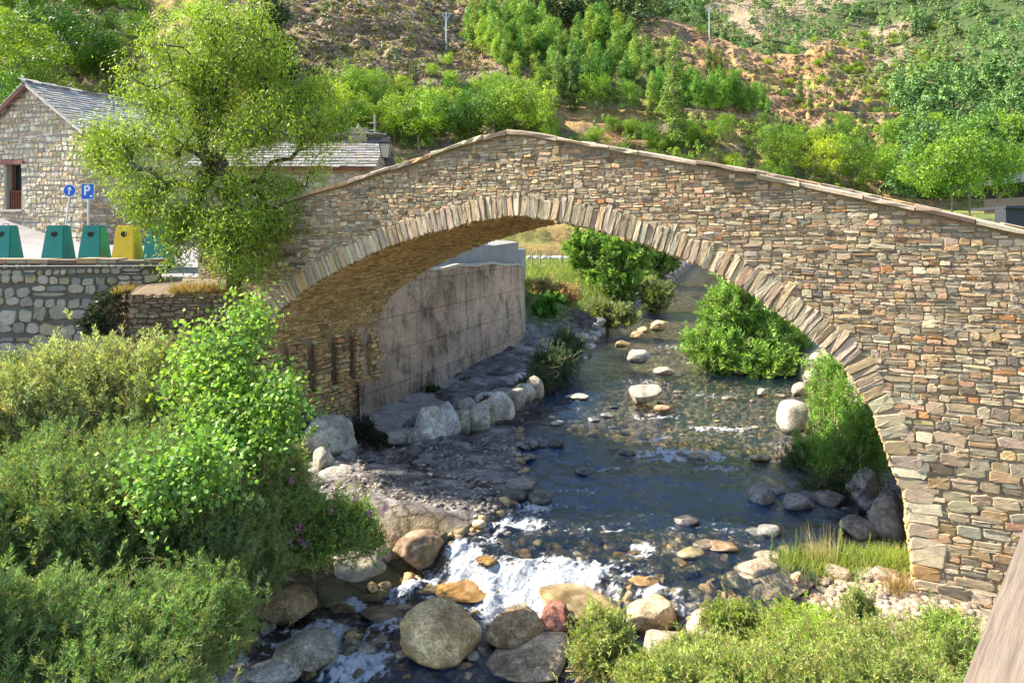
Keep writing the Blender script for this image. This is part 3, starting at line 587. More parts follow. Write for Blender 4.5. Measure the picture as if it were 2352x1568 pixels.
# parking lot
ey = [(19.4,-7.4),(20,-7.2),(22.8,-4.7),(34.8,.3),(36,-.2),(37,-2),(75,-6)]; Yl = np.r_[np.linspace(19.45,40,80), np.linspace(41,76,50)]; tx = np.linspace(0,1,90)
Xe = np.interp(Yl, [e[0] for e in ey], [e[1] for e in ey]); Xg = -75 + (Xe+75)[:,None]*tx[None]**.6; Yg = Yl[:,None]+0*Xg
def lot_z(X, Y): return -1.22 + .035*(np.clip(Y,21,60)-21) + ss(-17.5,-27,X)*1.5*ss(27,36,Y) + .03*np.clip(Y-45,0,99)*1.5
Zg = lot_z(Xg, Yg) - np.where((Xg > -12)&(Yg < 21.5), .12, 0); nY, nX = Xg.shape
V = np.stack([Xg,Yg,Zg],-1); sk = V[:,-1:].copy(); sk[...,2] = -7; V = np.concatenate([V, sk], 1); f0 = V[:1].copy(); f0[...,2] = -7; V = np.concatenate([f0, V], 0)
reg(np.stack([Xg,Yg,Zg],-1).reshape(-1,3), grid_quads(nY,nX)); BV.append(BVHTree.FromPolygons([tuple(p) for p in TERR[-1][0].tolist()], TERR[-1][1].tolist()))
M_ASPH = mat_plain('asphalt', (.235,.22,.215), .9, .2, 1.2, bst=.3)
ns(mk('parking_lot', V.reshape(-1,3), grid_quads(nY+1,nX+1), mat=M_ASPH), kind='structure')

# retaining wall on the left
rw = empty('retaining_wall', (-13, 19.4, -5), 'rubble retaining wall of large pale blocks below the coloured bins', 'wall')
ry = 19.35; wt = lambda x: -.855 + .0*x
mb = MB(); mb.box((-26,ry,-6),(-9.4,ry+.5,-.93),(.17,.15,.12)); mb.build('wall_core', mat=M_MORTAR, parent=rw)
def rband(b): return .34 if b < -2.2 else (.28 if b < -1.5 else .16)
S = rubble(-26,-9.45,-5.2,-1.02,rband,rng,thin=.12,asp=(.9,1.6),dep=(.05,.09),gap=.035)
S = S[S[:,1]+S[:,3]/2 < -.97]
V,Q,T,C = stones(S, lambda a,b,d: np.stack([a, ry-d, b],-1), rng, pal(rng,len(S),np.array([(.40,.39,.33),(.34,.33,.28),(.46,.44,.38),(.27,.28,.27),(.36,.34,.22)]),np.array([.3,.25,.2,.15,.1])), K=12, p=3.0)
mk('wall_stones', V,Q,T,M_STONE,rw,col=C,smooth=False)
mb = MB(); x = -26
while x < -9.5:
    w = rng.uniform(.3,.8); mb.box((x,ry-.06+rng.normal(0,.02),-.96),(x+w-.02,ry+.52,-.86+rng.normal(0,.015)),pal(rng,1)[0]*1.05); x += w
mb.build('wall_coping', mat=M_STONE, parent=rw)
mb = MB(); pts_ = [(x, ry-.17, -1.02-.02*math.sin((x+26)*.19)) for x in np.linspace(-26,-8.6,30)]; mb.tube(pts_, .014, 6, (.3,.3,.3)); M_CAB = mat_plain('cable_black',(.25,.24,.23),.6)
ns(mb.build('wall_cable', mat=M_CAB), 'thin grey cable strung along the top of the retaining wall', 'cable')
# terrace with dark slab masonry, between wall and bridge
tw = empty('terrace_wall', (-8, 18, -5), 'low dark slab stone terrace wall under the dry grass beside the arch', 'wall')
tpath = lambda a: (a, 18.35 + .10*np.sin(a*1.3) + np.where(a < -9.4, (-9.4-a)*1.1, 0))
xs_ = np.linspace(-10.2,-6.28,60); zt = -1.62 - .10*fbm(xs_*1.1,0*xs_,0,5) - .5*ss(-7.0,-6.3,xs_)
fv = np.stack([xs_, tpath(xs_)[1], zt],-1); fb = fv.copy(); fb[:,2] = -6.5; bkv = fv.copy(); bkv[:,1] = np.maximum(20.1 - (xs_+10.2)*.45, fv[:,1]+.3); bkv[:,2] = np.where(xs_ < -9.5, -1.3, -1.35) - .3*ss(-7.2,-6.3,xs_)
V = np.stack([fb,fv,bkv],1).reshape(-1,3); mk('terrace_body', V, grid_quads(60,3), mat=M_MORTAR, parent=tw, col=np.tile((.20,.15,.09),(180,1)), smooth=False)
S = rubble(-10.1,-6.4,-6,-1.72,lambda b:.12,rng,thin=.5,asp=(1.5,3.2),dep=(.04,.12),gap=.02); S = S[S[:,1]+S[:,3]/2 < np.interp(S[:,0],xs_,zt)+.02]
V,Q,T,C = stones(S, lambda a,b,d: np.stack([a, tpath(a)[1]-d, b],-1), rng, pal(rng,len(S),np.array([(.26,.21,.15),(.32,.25,.17),(.22,.18,.13),(.36,.27,.17)]),np.ones(4)/4))
mk('terrace_stones', V,Q,T,M_STONE,tw,col=C,smooth=False)
# ---------------------------------------------------------------- boulders
M_WET = mat_stone('wet_rock', .7, (.8,.78,.74), .6); M_MOSS = mat_stone('mossy_rock', .7, bst=.7, moss=.85)
for m_ in (M_WET,):
    for nd in m_.node_tree.nodes:
        if nd.type == 'BSDF_PRINCIPLED': nd.inputs['Roughness'].default_value = .25; nd.inputs['Specular IOR Level'].default_value = .5
import bmesh
def ico(sub):
    bm = bmesh.new(); bmesh.ops.create_icosphere(bm, subdivisions=sub, radius=1); V = np.array([v.co[:] for v in bm.verts]); T = np.array([[v.index for v in f.verts] for f in bm.faces]); bm.free(); return V, T
ICO = {k: ico(k) for k in (2, 3, 4, 5)}
def rock_v(rng, sub=4, ang=.5, rough=.10):
    V, T = ICO[sub]; V = V.copy(); o = rng.uniform(0, 50, 3); V = V*(1+.25*(fbm(V[:,0]*.9+o[1], V[:,1]*.9+o[2], V[:,2]*.9+o[0], 6, 2)-.5)[:,None]*2)
    for _ in range(int(6 + 12*ang)):                     # cut facets
        n = rng.normal(0, 1, 3); n /= np.linalg.norm(n); d = rng.uniform(.55, .9) ; k = V @ n; over = np.clip(k-d, 0, None); V -= np.outer(over*(.6+.4*ang), n)
    r = 1 + rough*2*(fbm(V[:,0]*1.4+o[0], V[:,1]*1.4+o[1], V[:,2]*1.4+o[2], 3, 3)-.5) + rough*.8*(fbm(V[:,0]*6+o[0], V[:,1]*6, V[:,2]*6, 5, 4)-.5)
    V *= r[:, None]; V -= (V.max(0)+V.min(0))/2; V /= (V.max(0)-V.min(0))/2; return V, T
def rock_col(rng, V, c, lich=.3):
    o = rng.uniform(0, 30, 3); n = fbm(V[:,0]*1.6+o[0], V[:,1]*1.6+o[1], V[:,2]*1.6+o[2], 9, 5)[:,None]; n2 = fbm(V[:,0]*6+o[0], V[:,1]*6+o[1], V[:,2]*6+o[2], 10, 3)[:,None]
    c = np.array(c); C = c*(1 + (n-.5)*1.9)*(1+(n2-.5)*1.1); m = ss(.52,.68,n2)*lich; return np.clip(C*(1-m) + np.array([.5,.46,.34])*m*.9, .02, .8)
TAN=(.60,.43,.22); GREY=(.36,.32,.26); PALE=(.50,.46,.39); BRN=(.33,.23,.13); RED=(.30,.12,.08); OCH=(.36,.22,.07); DARK=(.12,.11,.11); LAV=(.33,.31,.32); SAND=(.43,.34,.245)
def boulder(px, py, w, h, c, label, dr=None, mat=None, sub=4, ang=.5, yaw=0, tilt=0, group=None, sink=.18, name='boulder', dep=.85, rough=.09, parent=None):
    """px,py centre of the visible stone; its foot is on the surface under it"""
    yb = py + h/2
    if dr is None:
        p = hit(px, yb - h*.08); Y = p.y; 
    else: Y = dr*F/(yb-CY)
    kk = (yb-CY)/F; h = math.sqrt(max(h*h - (.85*w*dep*kk)**2, (.42*h)**2)); W_, H_ = w*Y/F, h*Y/F; V, T = rock_v(rng, sub, ang, rough); Hh = H_*(1+sink); V = V*np.array([W_/2, W_/2*dep, Hh/2])
    ct, st = math.cos(tilt), math.sin(tilt); V = np.stack([V[:,0]*ct-V[:,2]*st, V[:,1], V[:,0]*st+V[:,2]*ct], -1)
    C = rock_col(rng, V/max(W_, .01)*2.2, c)
    X = (px-CX)/F*(Y+W_*dep*.4); zb = (CY-yb)/F*Y - Hh*sink
    loc = np.array([X, Y + W_*dep*.4, zb + Hh/2]); hz_ = V[:,2] + Hh/2 - Hh*sink + .03*(fbm(V[:,0]*5+px, V[:,1]*5, 0, 4, 3)-.5)*2
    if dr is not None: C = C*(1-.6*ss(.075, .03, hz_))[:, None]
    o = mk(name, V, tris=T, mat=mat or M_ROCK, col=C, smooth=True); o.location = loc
    if group: o['group'] = group
    return ns(o, label, 'boulder' if name == 'boulder' else 'rock')
rng = np.random.default_rng(33)
LOW = 6.38
BL = [
 (1012,1462,196,142,TAN,'big rounded tan boulder dappled with shade, largest in the foreground pool',LOW,M_ROCK,.7,-.05),
 (1182,1450,148,92,BRN,'brown flat boulder directly right of the biggest rounded boulder',LOW,M_ROCK,.4,.1),
 (700,1500,168,98,GREY,'speckled grey boulder between the willow and the left rapids',LOW,M_ROCK,.5,.05),
 (632,1547,140,50,PALE,'long pale oval stone at the bottom left of the stream',LOW,M_ROCK,.1,0),
 (520,1562,120,52,LAV,'pale lilac grey stone cut by the bottom edge, left end of the stream',LOW,M_ROCK,.1,0),
 (652,1393,150,80,BRN,'broad brown grey boulder half under the willow branches',LOW,M_ROCK,.5,.05),
 (680,1335,82,50,(.45,.29,.14),'small orange tan stone with peaked top above the brown grey boulder',6.3,M_ROCK,.8,0),
 (712,1285,46,62,PALE,'upright pale egg shaped stone below the pink flowers',6.2,M_ROCK,.2,.1),
 (812,1308,155,88,GREY,'large dappled grey boulder with flat sloping top beside the pool',6.33,M_MOSS,.6,-.05),
 (640,1288,90,70,(.16,.13,.10),'dark shaded boulder tucked under the flowering shrub',6.2,M_ROCK,.5,0),
 (872,1275,70,50,(.22,.17,.12),'dim brown stone behind the dappled grey boulder',6.15,M_ROCK,.5,0),
 (962,1272,118,98,(.27,.18,.11),'reddish brown mossy boulder at the left edge of the white fall',6.3,M_MOSS,.6,.05),
 (938,1228,72,40,(.30,.21,.15),'rounded brown stone on top behind the mossy boulder',5.98,M_MOSS,.3,0),
 (903,1262,48,64,(.24,.16,.10),'narrow brown stone leaning on the mossy boulder',6.2,M_ROCK,.5,0),
 (1070,1364,170,38,(.40,.22,.06),'long wet orange rock lying in the white water',6.36,M_WET,.5,.08),
 (985,1356,60,24,(.26,.19,.10),'small wet brown rock at the left of the orange rock in the foam',6.36,M_WET,.5,0),
 (1335,1385,205,72,(.34,.25,.12),'broad ochre flat rock right of the white fall',6.22,M_WET,.35,-.05),
 (1275,1432,84,72,RED,'angular dark red rock under the broad ochre rock',6.38,M_ROCK,1.0,0),
 (1496,1422,120,86,(.48,.37,.23),'smooth tan boulder standing free right of the feathery bush',6.28,M_ROCK,.35,.15),
 (1548,1492,150,86,SAND,'smooth sand coloured boulder below the free standing tan boulder',6.2,M_ROCK,.25,-.15),
 (1652,1436,160,84,SAND,'mottled sandy boulder half covered by green weeds',6.12,M_ROCK,.3,.05),
 (1500,1555,110,60,PALE,'rough pale stone at the bottom edge among the weeds',6.2,M_ROCK,.8,0),
 (1210,1532,215,78,(.40,.31,.20),'broad tan rock with a notch at the bottom edge centre',6.45,M_ROCK,.6,.12),
 (1065,1556,86,36,GREY,'small grey stone at the bottom edge below the biggest boulder, right one',6.48,M_ROCK,.5,0),
 (975,1556,92,34,GREY,'small grey stone at the bottom edge below the biggest boulder, left one',6.48,M_ROCK,.6,0),
 (860,1372,70,20,(.25,.22,.09),'low wet olive rock just breaking the pool surface',6.38,M_WET,.3,0),
 (880,1420,110,26,(.30,.22,.16),'low wet pinkish rock with water sliding over it',6.40,M_WET,.4,0),
 (800,1395,120,22,(.27,.22,.08),'low submerged yellow green rock in the left pool',6.42,M_WET,.3,0),
 (1055,1187,110,34,(.42,.26,.10),'orange layered flat slab at the tip of the grey rock shelf',5.9,M_ROCK,.9,-.04),
 (1000,1215,120,30,(.40,.30,.08),'yellow mossy slab at the head of the white fall',5.95,M_MOSS,.8,.03),
 (1740,1310,100,44,SAND,'rounded sandy stone at the edge of the gravel bank, middle one',6.02,M_ROCK,.35,0),
 (1770,1282,88,30,(.42,.33,.24),'low brown stone at the edge of the gravel bank, farthest one',5.98,M_ROCK,.3,0),
 (1700,1334,90,40,(.46,.38,.28),'wedge shaped sandy stone at the edge of the gravel bank, nearest one',6.05,M_ROCK,.8,0),
 (1765,1352,210,52,SAND,'broad flat sandy ledge rock of the gravel bank',6.1,M_ROCK,.8,.02),
 (1830,1335,30,40,(.45,.30,.18),'small upright orange brown stone on the flat ledge rock',6.05,M_ROCK,.8,0),
 (1586,1273,66,30,(.36,.30,.17),'dark edged oval stone in the sunlit shallows right of the rapids',5.95,M_WET,.2,0),
 (1478,1338,72,26,(.46,.27,.12),'orange pink stone in the golden shallows',5.98,M_WET,.3,0),
 (1620,1252,60,22,(.22,.17,.13),'dark wet stone at the shadow edge, right of the rapids',5.93,M_WET,.3,0),
 (1660,1256,70,28,(.33,.22,.13),'reddish wet stone at the shadow edge beside the gravel bank',5.93,M_WET,.4,0),
 (1120,1288,60,20,OCH,'small ochre rock at the crest of the white fall',5.97,M_WET,.4,0),
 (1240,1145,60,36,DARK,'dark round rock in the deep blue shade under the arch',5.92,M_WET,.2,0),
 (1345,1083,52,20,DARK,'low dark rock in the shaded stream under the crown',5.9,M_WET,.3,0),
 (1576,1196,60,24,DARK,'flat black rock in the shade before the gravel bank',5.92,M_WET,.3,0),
 (1515,747,44,24,TAN,'tan boulder farthest upstream in the open channel',5.05,M_ROCK,.25,0),
 (1466,770,36,18,(.48,.34,.18),'orange tan stone in the channel below the farthest boulder, front one',5.1,M_ROCK,.3,0),
 (1478,757,30,14,TAN,'small tan stone in the channel below the farthest boulder, back one',5.08,M_ROCK,.3,0),
 (1430,790,36,16,(.44,.31,.13),'dark footed ochre stone left of the upstream channel',5.2,M_ROCK,.2,0),
 (1467,818,56,28,PALE,'pale banded oval boulder in the middle of the upstream channel',5.3,M_ROCK,.15,0),
 (1525,852,50,18,SAND,'low sandy rock in mid channel before the willow island',5.5,M_ROCK,.6,0),
 (1482,908,76,44,(.40,.36,.29),'big angular grey tan boulder in mid stream with a weed behind it',5.68,M_ROCK,.8,0),
 (1523,938,40,13,(.50,.30,.18),'small flat orange stone in front of the mid stream boulder',5.72,M_ROCK,.1,0),
 (1832,955,90,72,(.46,.43,.36),'big white boulder by the green bushes of the right bank',5.75,M_ROCK,.25,.05),
 (1842,894,44,28,SAND,'sandy stone at the right bank behind the white boulder',5.7,M_ROCK,.3,0),
 (1750,900,22,16,PALE,'small white stone upstream left of the white boulder',5.72,M_ROCK,.4,0),
 (1280,973,34,13,PALE,'small pale flat stone alone in the blue shaded water',5.82,M_ROCK,.2,0),
 (1325,912,56,12,PALE,'white flat stone washed over in the shaded channel',5.75,M_ROCK,.4,0),
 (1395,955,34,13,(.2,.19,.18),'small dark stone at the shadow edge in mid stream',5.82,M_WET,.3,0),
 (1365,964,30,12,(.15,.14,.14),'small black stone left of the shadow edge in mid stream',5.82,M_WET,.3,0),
 (1702,852,40,16,(.45,.35,.25),'brown stone at the foot of the willow island',5.62,M_ROCK,.3,0),
 (1440,1040,40,16,(.2,.17,.14),'low brown stone at the tooth of the shadow',5.87,M_WET,.3,0),
 (1605,1050,50,16,(.33,.24,.16),'brown stone in the sunlit riffle',5.87,M_WET,.3,0),
 (1745,1052,52,20,(.50,.38,.20),'honey coloured stone in the riffle near the right bank',5.87,M_WET,.3,0),
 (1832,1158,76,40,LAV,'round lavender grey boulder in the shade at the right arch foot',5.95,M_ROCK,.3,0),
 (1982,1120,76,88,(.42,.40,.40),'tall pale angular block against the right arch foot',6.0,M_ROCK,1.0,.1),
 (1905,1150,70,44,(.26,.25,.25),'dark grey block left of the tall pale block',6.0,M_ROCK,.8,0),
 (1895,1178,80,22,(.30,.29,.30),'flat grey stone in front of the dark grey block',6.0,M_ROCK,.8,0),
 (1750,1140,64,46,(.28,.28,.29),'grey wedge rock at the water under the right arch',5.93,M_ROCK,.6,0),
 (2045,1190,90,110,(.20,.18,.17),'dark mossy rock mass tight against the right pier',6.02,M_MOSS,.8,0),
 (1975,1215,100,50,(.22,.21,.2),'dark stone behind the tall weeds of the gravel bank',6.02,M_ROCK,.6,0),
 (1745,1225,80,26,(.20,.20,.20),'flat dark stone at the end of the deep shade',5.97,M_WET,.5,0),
 (760,1000,136,84,(.42,.40,.34),'large pale cracked boulder left of the grey shelf',5.45,M_ROCK,.7,-.06),
 (702,968,70,40,(.13,.13,.15),'dark blue grey stone on top of the pale cracked boulder',5.2,M_ROCK,.5,0),
 (742,1057,52,58,(.40,.37,.30),'rounded tan stone beside the willow, below the pale cracked boulder',5.6,M_ROCK,.3,0),
 (768,1090,92,38,(.48,.44,.37),'flat wedge of pale stone at the edge of the grey shelf',5.7,M_ROCK,.9,.1),
 (790,1045,60,36,(.30,.27,.26),'grey stone between the pale boulder and the shelf',5.65,M_ROCK,.6,0),
 (975,1150,40,26,(.40,.36,.28),'lone tan stone on the grey rock shelf beside the dark pool',5.83,M_ROCK,.4,0),
 (1058,1108,44,16,(.30,.29,.25),'flat stone in the dark pool of the rock shelf, back one',5.86,M_ROCK,.4,0),
 (1048,1134,34,16,(.16,.16,.17),'dark round stone in the dark pool of the rock shelf, front one',5.86,M_ROCK,.4,0),
 (1060,1076,120,26,(.30,.29,.27),'long low hump of the grey rock shelf',5.84,M_ROCK,.8,.03),
 (1140,1100,150,34,(.34,.31,.32),'pinkish grey slab at the right tip of the rock shelf',5.86,M_ROCK,.9,-.05),
 (1090,1155,170,36,(.31,.30,.29),'long grey slab below the dark pool of the shelf',5.88,M_ROCK,.9,-.02),
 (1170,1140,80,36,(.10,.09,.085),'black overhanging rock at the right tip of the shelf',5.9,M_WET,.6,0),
]
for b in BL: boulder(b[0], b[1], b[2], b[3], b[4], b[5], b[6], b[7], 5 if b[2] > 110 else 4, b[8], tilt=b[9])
# rounded stones set on edge along the ledge
for i, (px, py, w, h, c, lab) in enumerate([(958,975,52,44,(.13,.12,.13),'dark stone at the near end of the row of round ledge stones'),(990,972,58,74,(.50,.49,.45),'largest white grey stone first in the row along the concrete ledge'),(1022,962,56,72,(.44,.44,.46),'tall bluish stone second in the row along the concrete ledge'),
    (1057,966,36,50,(.40,.38,.30),'small olive tan stone third in the row along the concrete ledge'),(1092,957,50,54,(.38,.37,.33),'freckled grey stone fourth in the row along the concrete ledge'),(1118,944,36,50,(.36,.34,.24),'narrow olive stone fifth in the row along the concrete ledge'),
    (1146,932,54,58,(.50,.48,.43),'big pale stone sixth in the row along the concrete ledge'),(1178,916,46,44,(.33,.30,.24),'brown stone seventh in the row along the concrete ledge'),(1205,900,36,36,(.36,.32,.26),'small brown stone eighth in the row along the concrete ledge'),
    (1226,886,34,44,(.40,.33,.26),'pinkish stone last in the row, where the ledge turns'),(1070,925,36,26,(.42,.36,.30),'small pinkish stone behind the row of ledge stones'),(1118,912,40,22,(.46,.45,.43),'flat pale stone behind the row of ledge stones'),(1205,868,36,24,(.47,.46,.46),'pale flat stone near the turn of the ledge'),
    (925,1000,70,34,(.28,.27,.24),'mossy grey flat stone in front of the ledge end'),(953,998,34,38,(.33,.28,.28),'squarish lilac stone in front of the ledge end'),(930,978,60,18,(.30,.28,.27),'thin grey slab stacked at the ledge end')]):
    boulder(px, py+4, w*1.42, h*1.2, tuple(min(1,x*1.15) for x in c), lab, np.interp(px, [940,1000,1100,1230],[5.72,5.66,5.6,5.45]), M_ROCK, 4, .25 if w < 60 else .4, group='round stones set along the concrete ledge', dep=.9)
# rock cluster on the shelf and stones in the rapids: individuals
rng = np.random.default_rng(51)
for i in range(46):
    px = rng.normal(1175, 38); py = rng.uniform(1003, 1078); w = rng.uniform(18, 46)
    boulder(px, py, w, w*rng.uniform(.3, .6), [DARK,(.2,.19,.19),(.27,.24,.22),(.16,.15,.16),(.33,.27,.22)][rng.integers(5)], 'wet dark stone in the jumble between the grey shelf and the shaded water', 5.82+.0004*(py-1003), M_WET if rng.random() < .4 else M_ROCK, 3, .7, tilt=rng.normal(0,.2), group='jumbled stones between shelf and water', name='stone')
for i in range(70):
    t_ = rng.random(); px = rng.uniform(1030, 1720); py = 1180 + (px-1030)*.10 + rng.uniform(-14, 80); w = rng.uniform(20, 66)
    boulder(px, py, w, w*rng.uniform(.16, .28), [(.26,.16,.08),(.30,.19,.08),(.18,.13,.09),(.34,.22,.09),(.12,.10,.08),(.24,.20,.16)][rng.integers(6)], 'half drowned brown stone in the rapids above the fall', 5.94, M_WET, 3, .9, sink=.7, dep=1.2, yaw=0, tilt=rng.normal(0,.08), group='half drowned stones above the fall', name='stone')
for i in range(70):
    px = rng.uniform(1390, 1850); py = rng.uniform(880, 1085); w = rng.uniform(10, 34)*(.6+.4*(py-880)/200)
    if px < 1470 and py < 1000: continue
    boulder(px, py, w, w*rng.uniform(.22, .4), [(.44,.36,.22),(.5,.43,.32),(.34,.26,.16),(.42,.32,.16),(.3,.28,.25)][rng.integers(5)], 'small sunlit stone in the shallow riffle upstream of the arch', np.interp(py,[880,1085],[5.70,5.93]), M_WET if rng.random() < .5 else M_ROCK, 2, .4, sink=.5, group='sunlit stones in the riffle', name='stone')
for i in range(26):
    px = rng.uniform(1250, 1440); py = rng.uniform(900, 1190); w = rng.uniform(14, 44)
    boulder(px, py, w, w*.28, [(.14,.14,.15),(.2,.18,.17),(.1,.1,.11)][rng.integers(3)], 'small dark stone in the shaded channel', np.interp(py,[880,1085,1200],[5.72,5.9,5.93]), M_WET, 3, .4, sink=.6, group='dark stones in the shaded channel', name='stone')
for i in range(34):
    px = rng.uniform(1640, 2100); py = rng.uniform(1300, 1385); w = rng.uniform(22, 66)
    p = hit(px, py)
    if p is None: continue
    boulder(px, py, w, w*rng.uniform(.4, .7), [SAND,(.46,.38,.29),(.42,.32,.23),(.38,.27,.18)][rng.integers(4)], 'pale stone of the gravel bank beside the right pier', None, M_ROCK, 3, .8, tilt=rng.normal(0,.2), sink=.3, group='pale stones of the gravel bank', name='stone')
for i in range(8):
    px = rng.uniform(1760, 2080); py = rng.uniform(1120, 1250); w = rng.uniform(30, 80)
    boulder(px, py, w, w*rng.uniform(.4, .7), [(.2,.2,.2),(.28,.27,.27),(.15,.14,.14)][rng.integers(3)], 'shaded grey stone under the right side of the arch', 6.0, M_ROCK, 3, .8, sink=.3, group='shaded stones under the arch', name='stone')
for i in range(85):
    px = rng.uniform(590, 1330); py = rng.uniform(1345, 1568); w = rng.uniform(18, 62)
    boulder(px, py, w, w*rng.uniform(.35, .6), [GREY,(.42,.32,.2),BRN,(.46,.29,.14),(.30,.24,.17),(.48,.39,.27)][rng.integers(6)], 'small stone lying between the big boulders of the foreground pool', 6.42, M_WET if rng.random() < .4 else M_ROCK, 4, .7, tilt=rng.normal(0,.15), sink=.5, group='small stones of the foreground pool', name='pool_stone')
for i in range(40):
    tt_ = rng.random(); py = 640 + 220*tt_**1.3; px = np.interp(py, [640,700,760,860],[1560,1440,1370,1290]) + rng.normal(0, 16); w = rng.uniform(10, 34)*(.5+tt_)
    boulder(px, py, w, w*rng.uniform(.4, .65), [PALE,(.45,.42,.38),(.36,.34,.32),(.5,.44,.36)][rng.integers(4)], 'pale riprap stone along the left bank upstream', None, M_ROCK, 3, .8, sink=.3, group='riprap stones along the upstream bank', name='stone')
for i in range(10):
    py = rng.uniform(600, 690); px = np.interp(py, [600,640,690],[1625,1640,1590]) + rng.normal(0, 12); w = rng.uniform(8, 22)
    p = hit(px, py)
    if p: boulder(px, py, w, w*.5, [PALE,(.45,.42,.38),(.4,.34,.28)][rng.integers(3)], 'stone on the far right bank below the voussoirs', None, M_ROCK, 2, .8, sink=.3, group='far right bank stones', name='stone')
sg_ = np.random.default_rng(59)
for i, (px, py, w, h) in enumerate([(850,1090,190,34),(940,1060,200,30),(1010,1035,170,24),(900,1130,220,38),(1010,1125,150,26),(860,1165,180,34),(960,1180,150,30),(1120,1050,130,22),(1150,1025,120,18),(1080,1135,120,22),(1190,1115,110,24),(830,1050,120,26),(1040,1095,110,18),(930,1100,120,20),(1130,1075,110,18),(1000,1190,110,26)]):
    boulder(px, py, w, h, [(.25,.225,.215),(.20,.18,.18),(.29,.26,.24),(.17,.155,.155)][i % 4], 'flat grey slab of the rock shelf under the left half of the arch', 5.73+.03*(i % 3), M_ROCK, 5, 1.0, tilt=sg_.normal(0,.04), sink=.15, dep=.75, rough=.14, group='grey slabs of the rock shelf')
# loose pebbles of the bank, far too many to count
def pebbles(name, n, xy, smin, smax, cols, label, cat):
    V0, T0 = ICO[2]; Vs, Ts, Cs = [], [], []
    X, Y = xy(n); Z = ground_z(X, Y); s = rng.uniform(smin, smax, n); rot = rng.uniform(0, 6.3, n)
    sc = np.stack([s, s*rng.uniform(.6,1,n), s*rng.uniform(.35,.7,n)], -1); c, q_ = np.cos(rot), np.sin(rot)
    jit = 1 + rng.normal(0, .1, (n, len(V0), 1)); P_ = V0[None]*jit*sc[:,None]
    P_ = np.stack([P_[...,0]*c[:,None]-P_[...,1]*q_[:,None], P_[...,0]*q_[:,None]+P_[...,1]*c[:,None], P_[...,2]], -1) + np.stack([X, Y, Z+sc[:,2]*.3], -1)[:,None]
    T_ = T0[None] + (np.arange(n)*len(V0))[:,None,None]; C = np.repeat(np.array(cols)[rng.integers(0, len(cols), n)]*(1+rng.normal(0,.12,(n,1))), len(V0), 0)
    return ns(mk(name, P_.reshape(-1,3), tris=T_.reshape(-1,3), mat=M_ROCK, col=C, smooth=True), label, cat, kind='stuff')
def xy_bar(n):
    Y = rng.uniform(9.8, 13.6, n); X = xr_(Y) + rng.uniform(-.3, 4.2, n); return X, Y
pebbles('gravel', 3200, xy_bar, .025, .10, [(.40,.32,.24),(.44,.35,.26),(.36,.27,.19),(.30,.25,.20),(.47,.40,.32)], 'pale pink gravel spread over the right bank below the pier', 'gravel')
def xy_shelf(n):
    Y = rng.uniform(14.6, 19.5, n); X = xl_(Y) - rng.random(n)**1.5*4.5 + .1; k = fbm(X*1.1, Y*1.1, 0, 71, 3) > .47; return X + np.where(k, 0, .3), Y
pebbles('shelf_gravel', 1500, xy_shelf, .015, .07, [(.26,.24,.22),(.18,.17,.165),(.34,.29,.24),(.40,.36,.31)], 'grey gravel and chips lodged on the rock shelf under the arch', 'gravel')
def xy_bed(n):
    Y = 9 + 21*rng.random(n)**1.2; a = rng.random(n); return xl_(Y)-.3 + (xr_(Y)-xl_(Y)+.5)*a, Y
pebbles('cobbles', 5200, xy_bed, .05, .17, [(.46,.35,.2),(.36,.27,.15),(.52,.43,.29),(.28,.23,.16),(.42,.38,.32),(.50,.34,.16)], 'brown cobbles lying on the stream bed under the water', 'cobbles')

# ---------------------------------------------------------------- the barn on the left
rng = np.random.default_rng(61)
M_SLATE = mat_stone('roof_slate', 1.2, bst=.6); M_WOODR = mat_plain('red_brown_wood', (.22,.075,.04), .6, .25, 6); M_WOOD = mat_plain('grey_wood', (.30,.26,.21), .8, .3, 5, bst=.4); M_DARK = mat_plain('dark_interior', (.02,.018,.016), .7)
ST = [(.40,.38,.35),(.34,.33,.31),(.46,.45,.42),(.28,.28,.28),(.42,.36,.28)]
def slate(mb, O, ex, ey_, L_, Wd, row=.26, th=.035):
    """O eave corner, ex along the eave, ey_ up the slope (unit), L_ length, Wd slope length"""
    O, ex, ey_ = Vector(O), Vector(ex).normalized(), Vector(ey_).normalized(); nz = ex.cross(ey_).normalized(); nz = nz if nz.z > 0 else -nz; y = -.12; r = 0
    while y < Wd:
        x = -.1 - rng.uniform(0, .3)
        while x < L_ + .1:
            w = rng.uniform(.22, .6); h = row*rng.uniform(1.3, 1.7); t = th*rng.uniform(.7, 1.4); lo = .015; yj = y + rng.normal(0, .03); e = w - rng.uniform(.005, .02)
            a = max(x, -.12); b = min(x+e, L_+.12)
            if b - a > .06:
                P0 = [O+ex*a+ey_*(yj+rng.normal(0,.015)), O+ex*b+ey_*(yj+rng.normal(0,.015)), O+ex*b+ey_*(yj+h), O+ex*a+ey_*(yj+h)]
                li = [.045+t*.3, .045+t*.3, lo-.01, lo-.01]; V = [(p+nz*(l_-t))[:] for p, l_ in zip(P0, li)] + [(p+nz*l_)[:] for p, l_ in zip(P0, li)]
                mb.hexa(V, np.array(ST[rng.integers(5)])*rng.uniform(.75, 1.2))
            x += w
        y += row*rng.uniform(.9, 1.1)
    return mb
def wall_stones(S, O, ex, nrm, name, parent, cols=None, K=9):
    O = np.array(O, float); ex = np.array(ex, float); nrm = np.array(nrm, float)
    f = lambda a, b, d: O + a[..., None]*ex + b[..., None]*np.array([0,0,1.]) + d[..., None]*nrm
    V,Q,T,C = stones(S, f, rng, pal(rng, len(S)) if cols is None else cols, K=K); return mk(name, V, Q, T, M_STONE, parent, col=C, smooth=False)
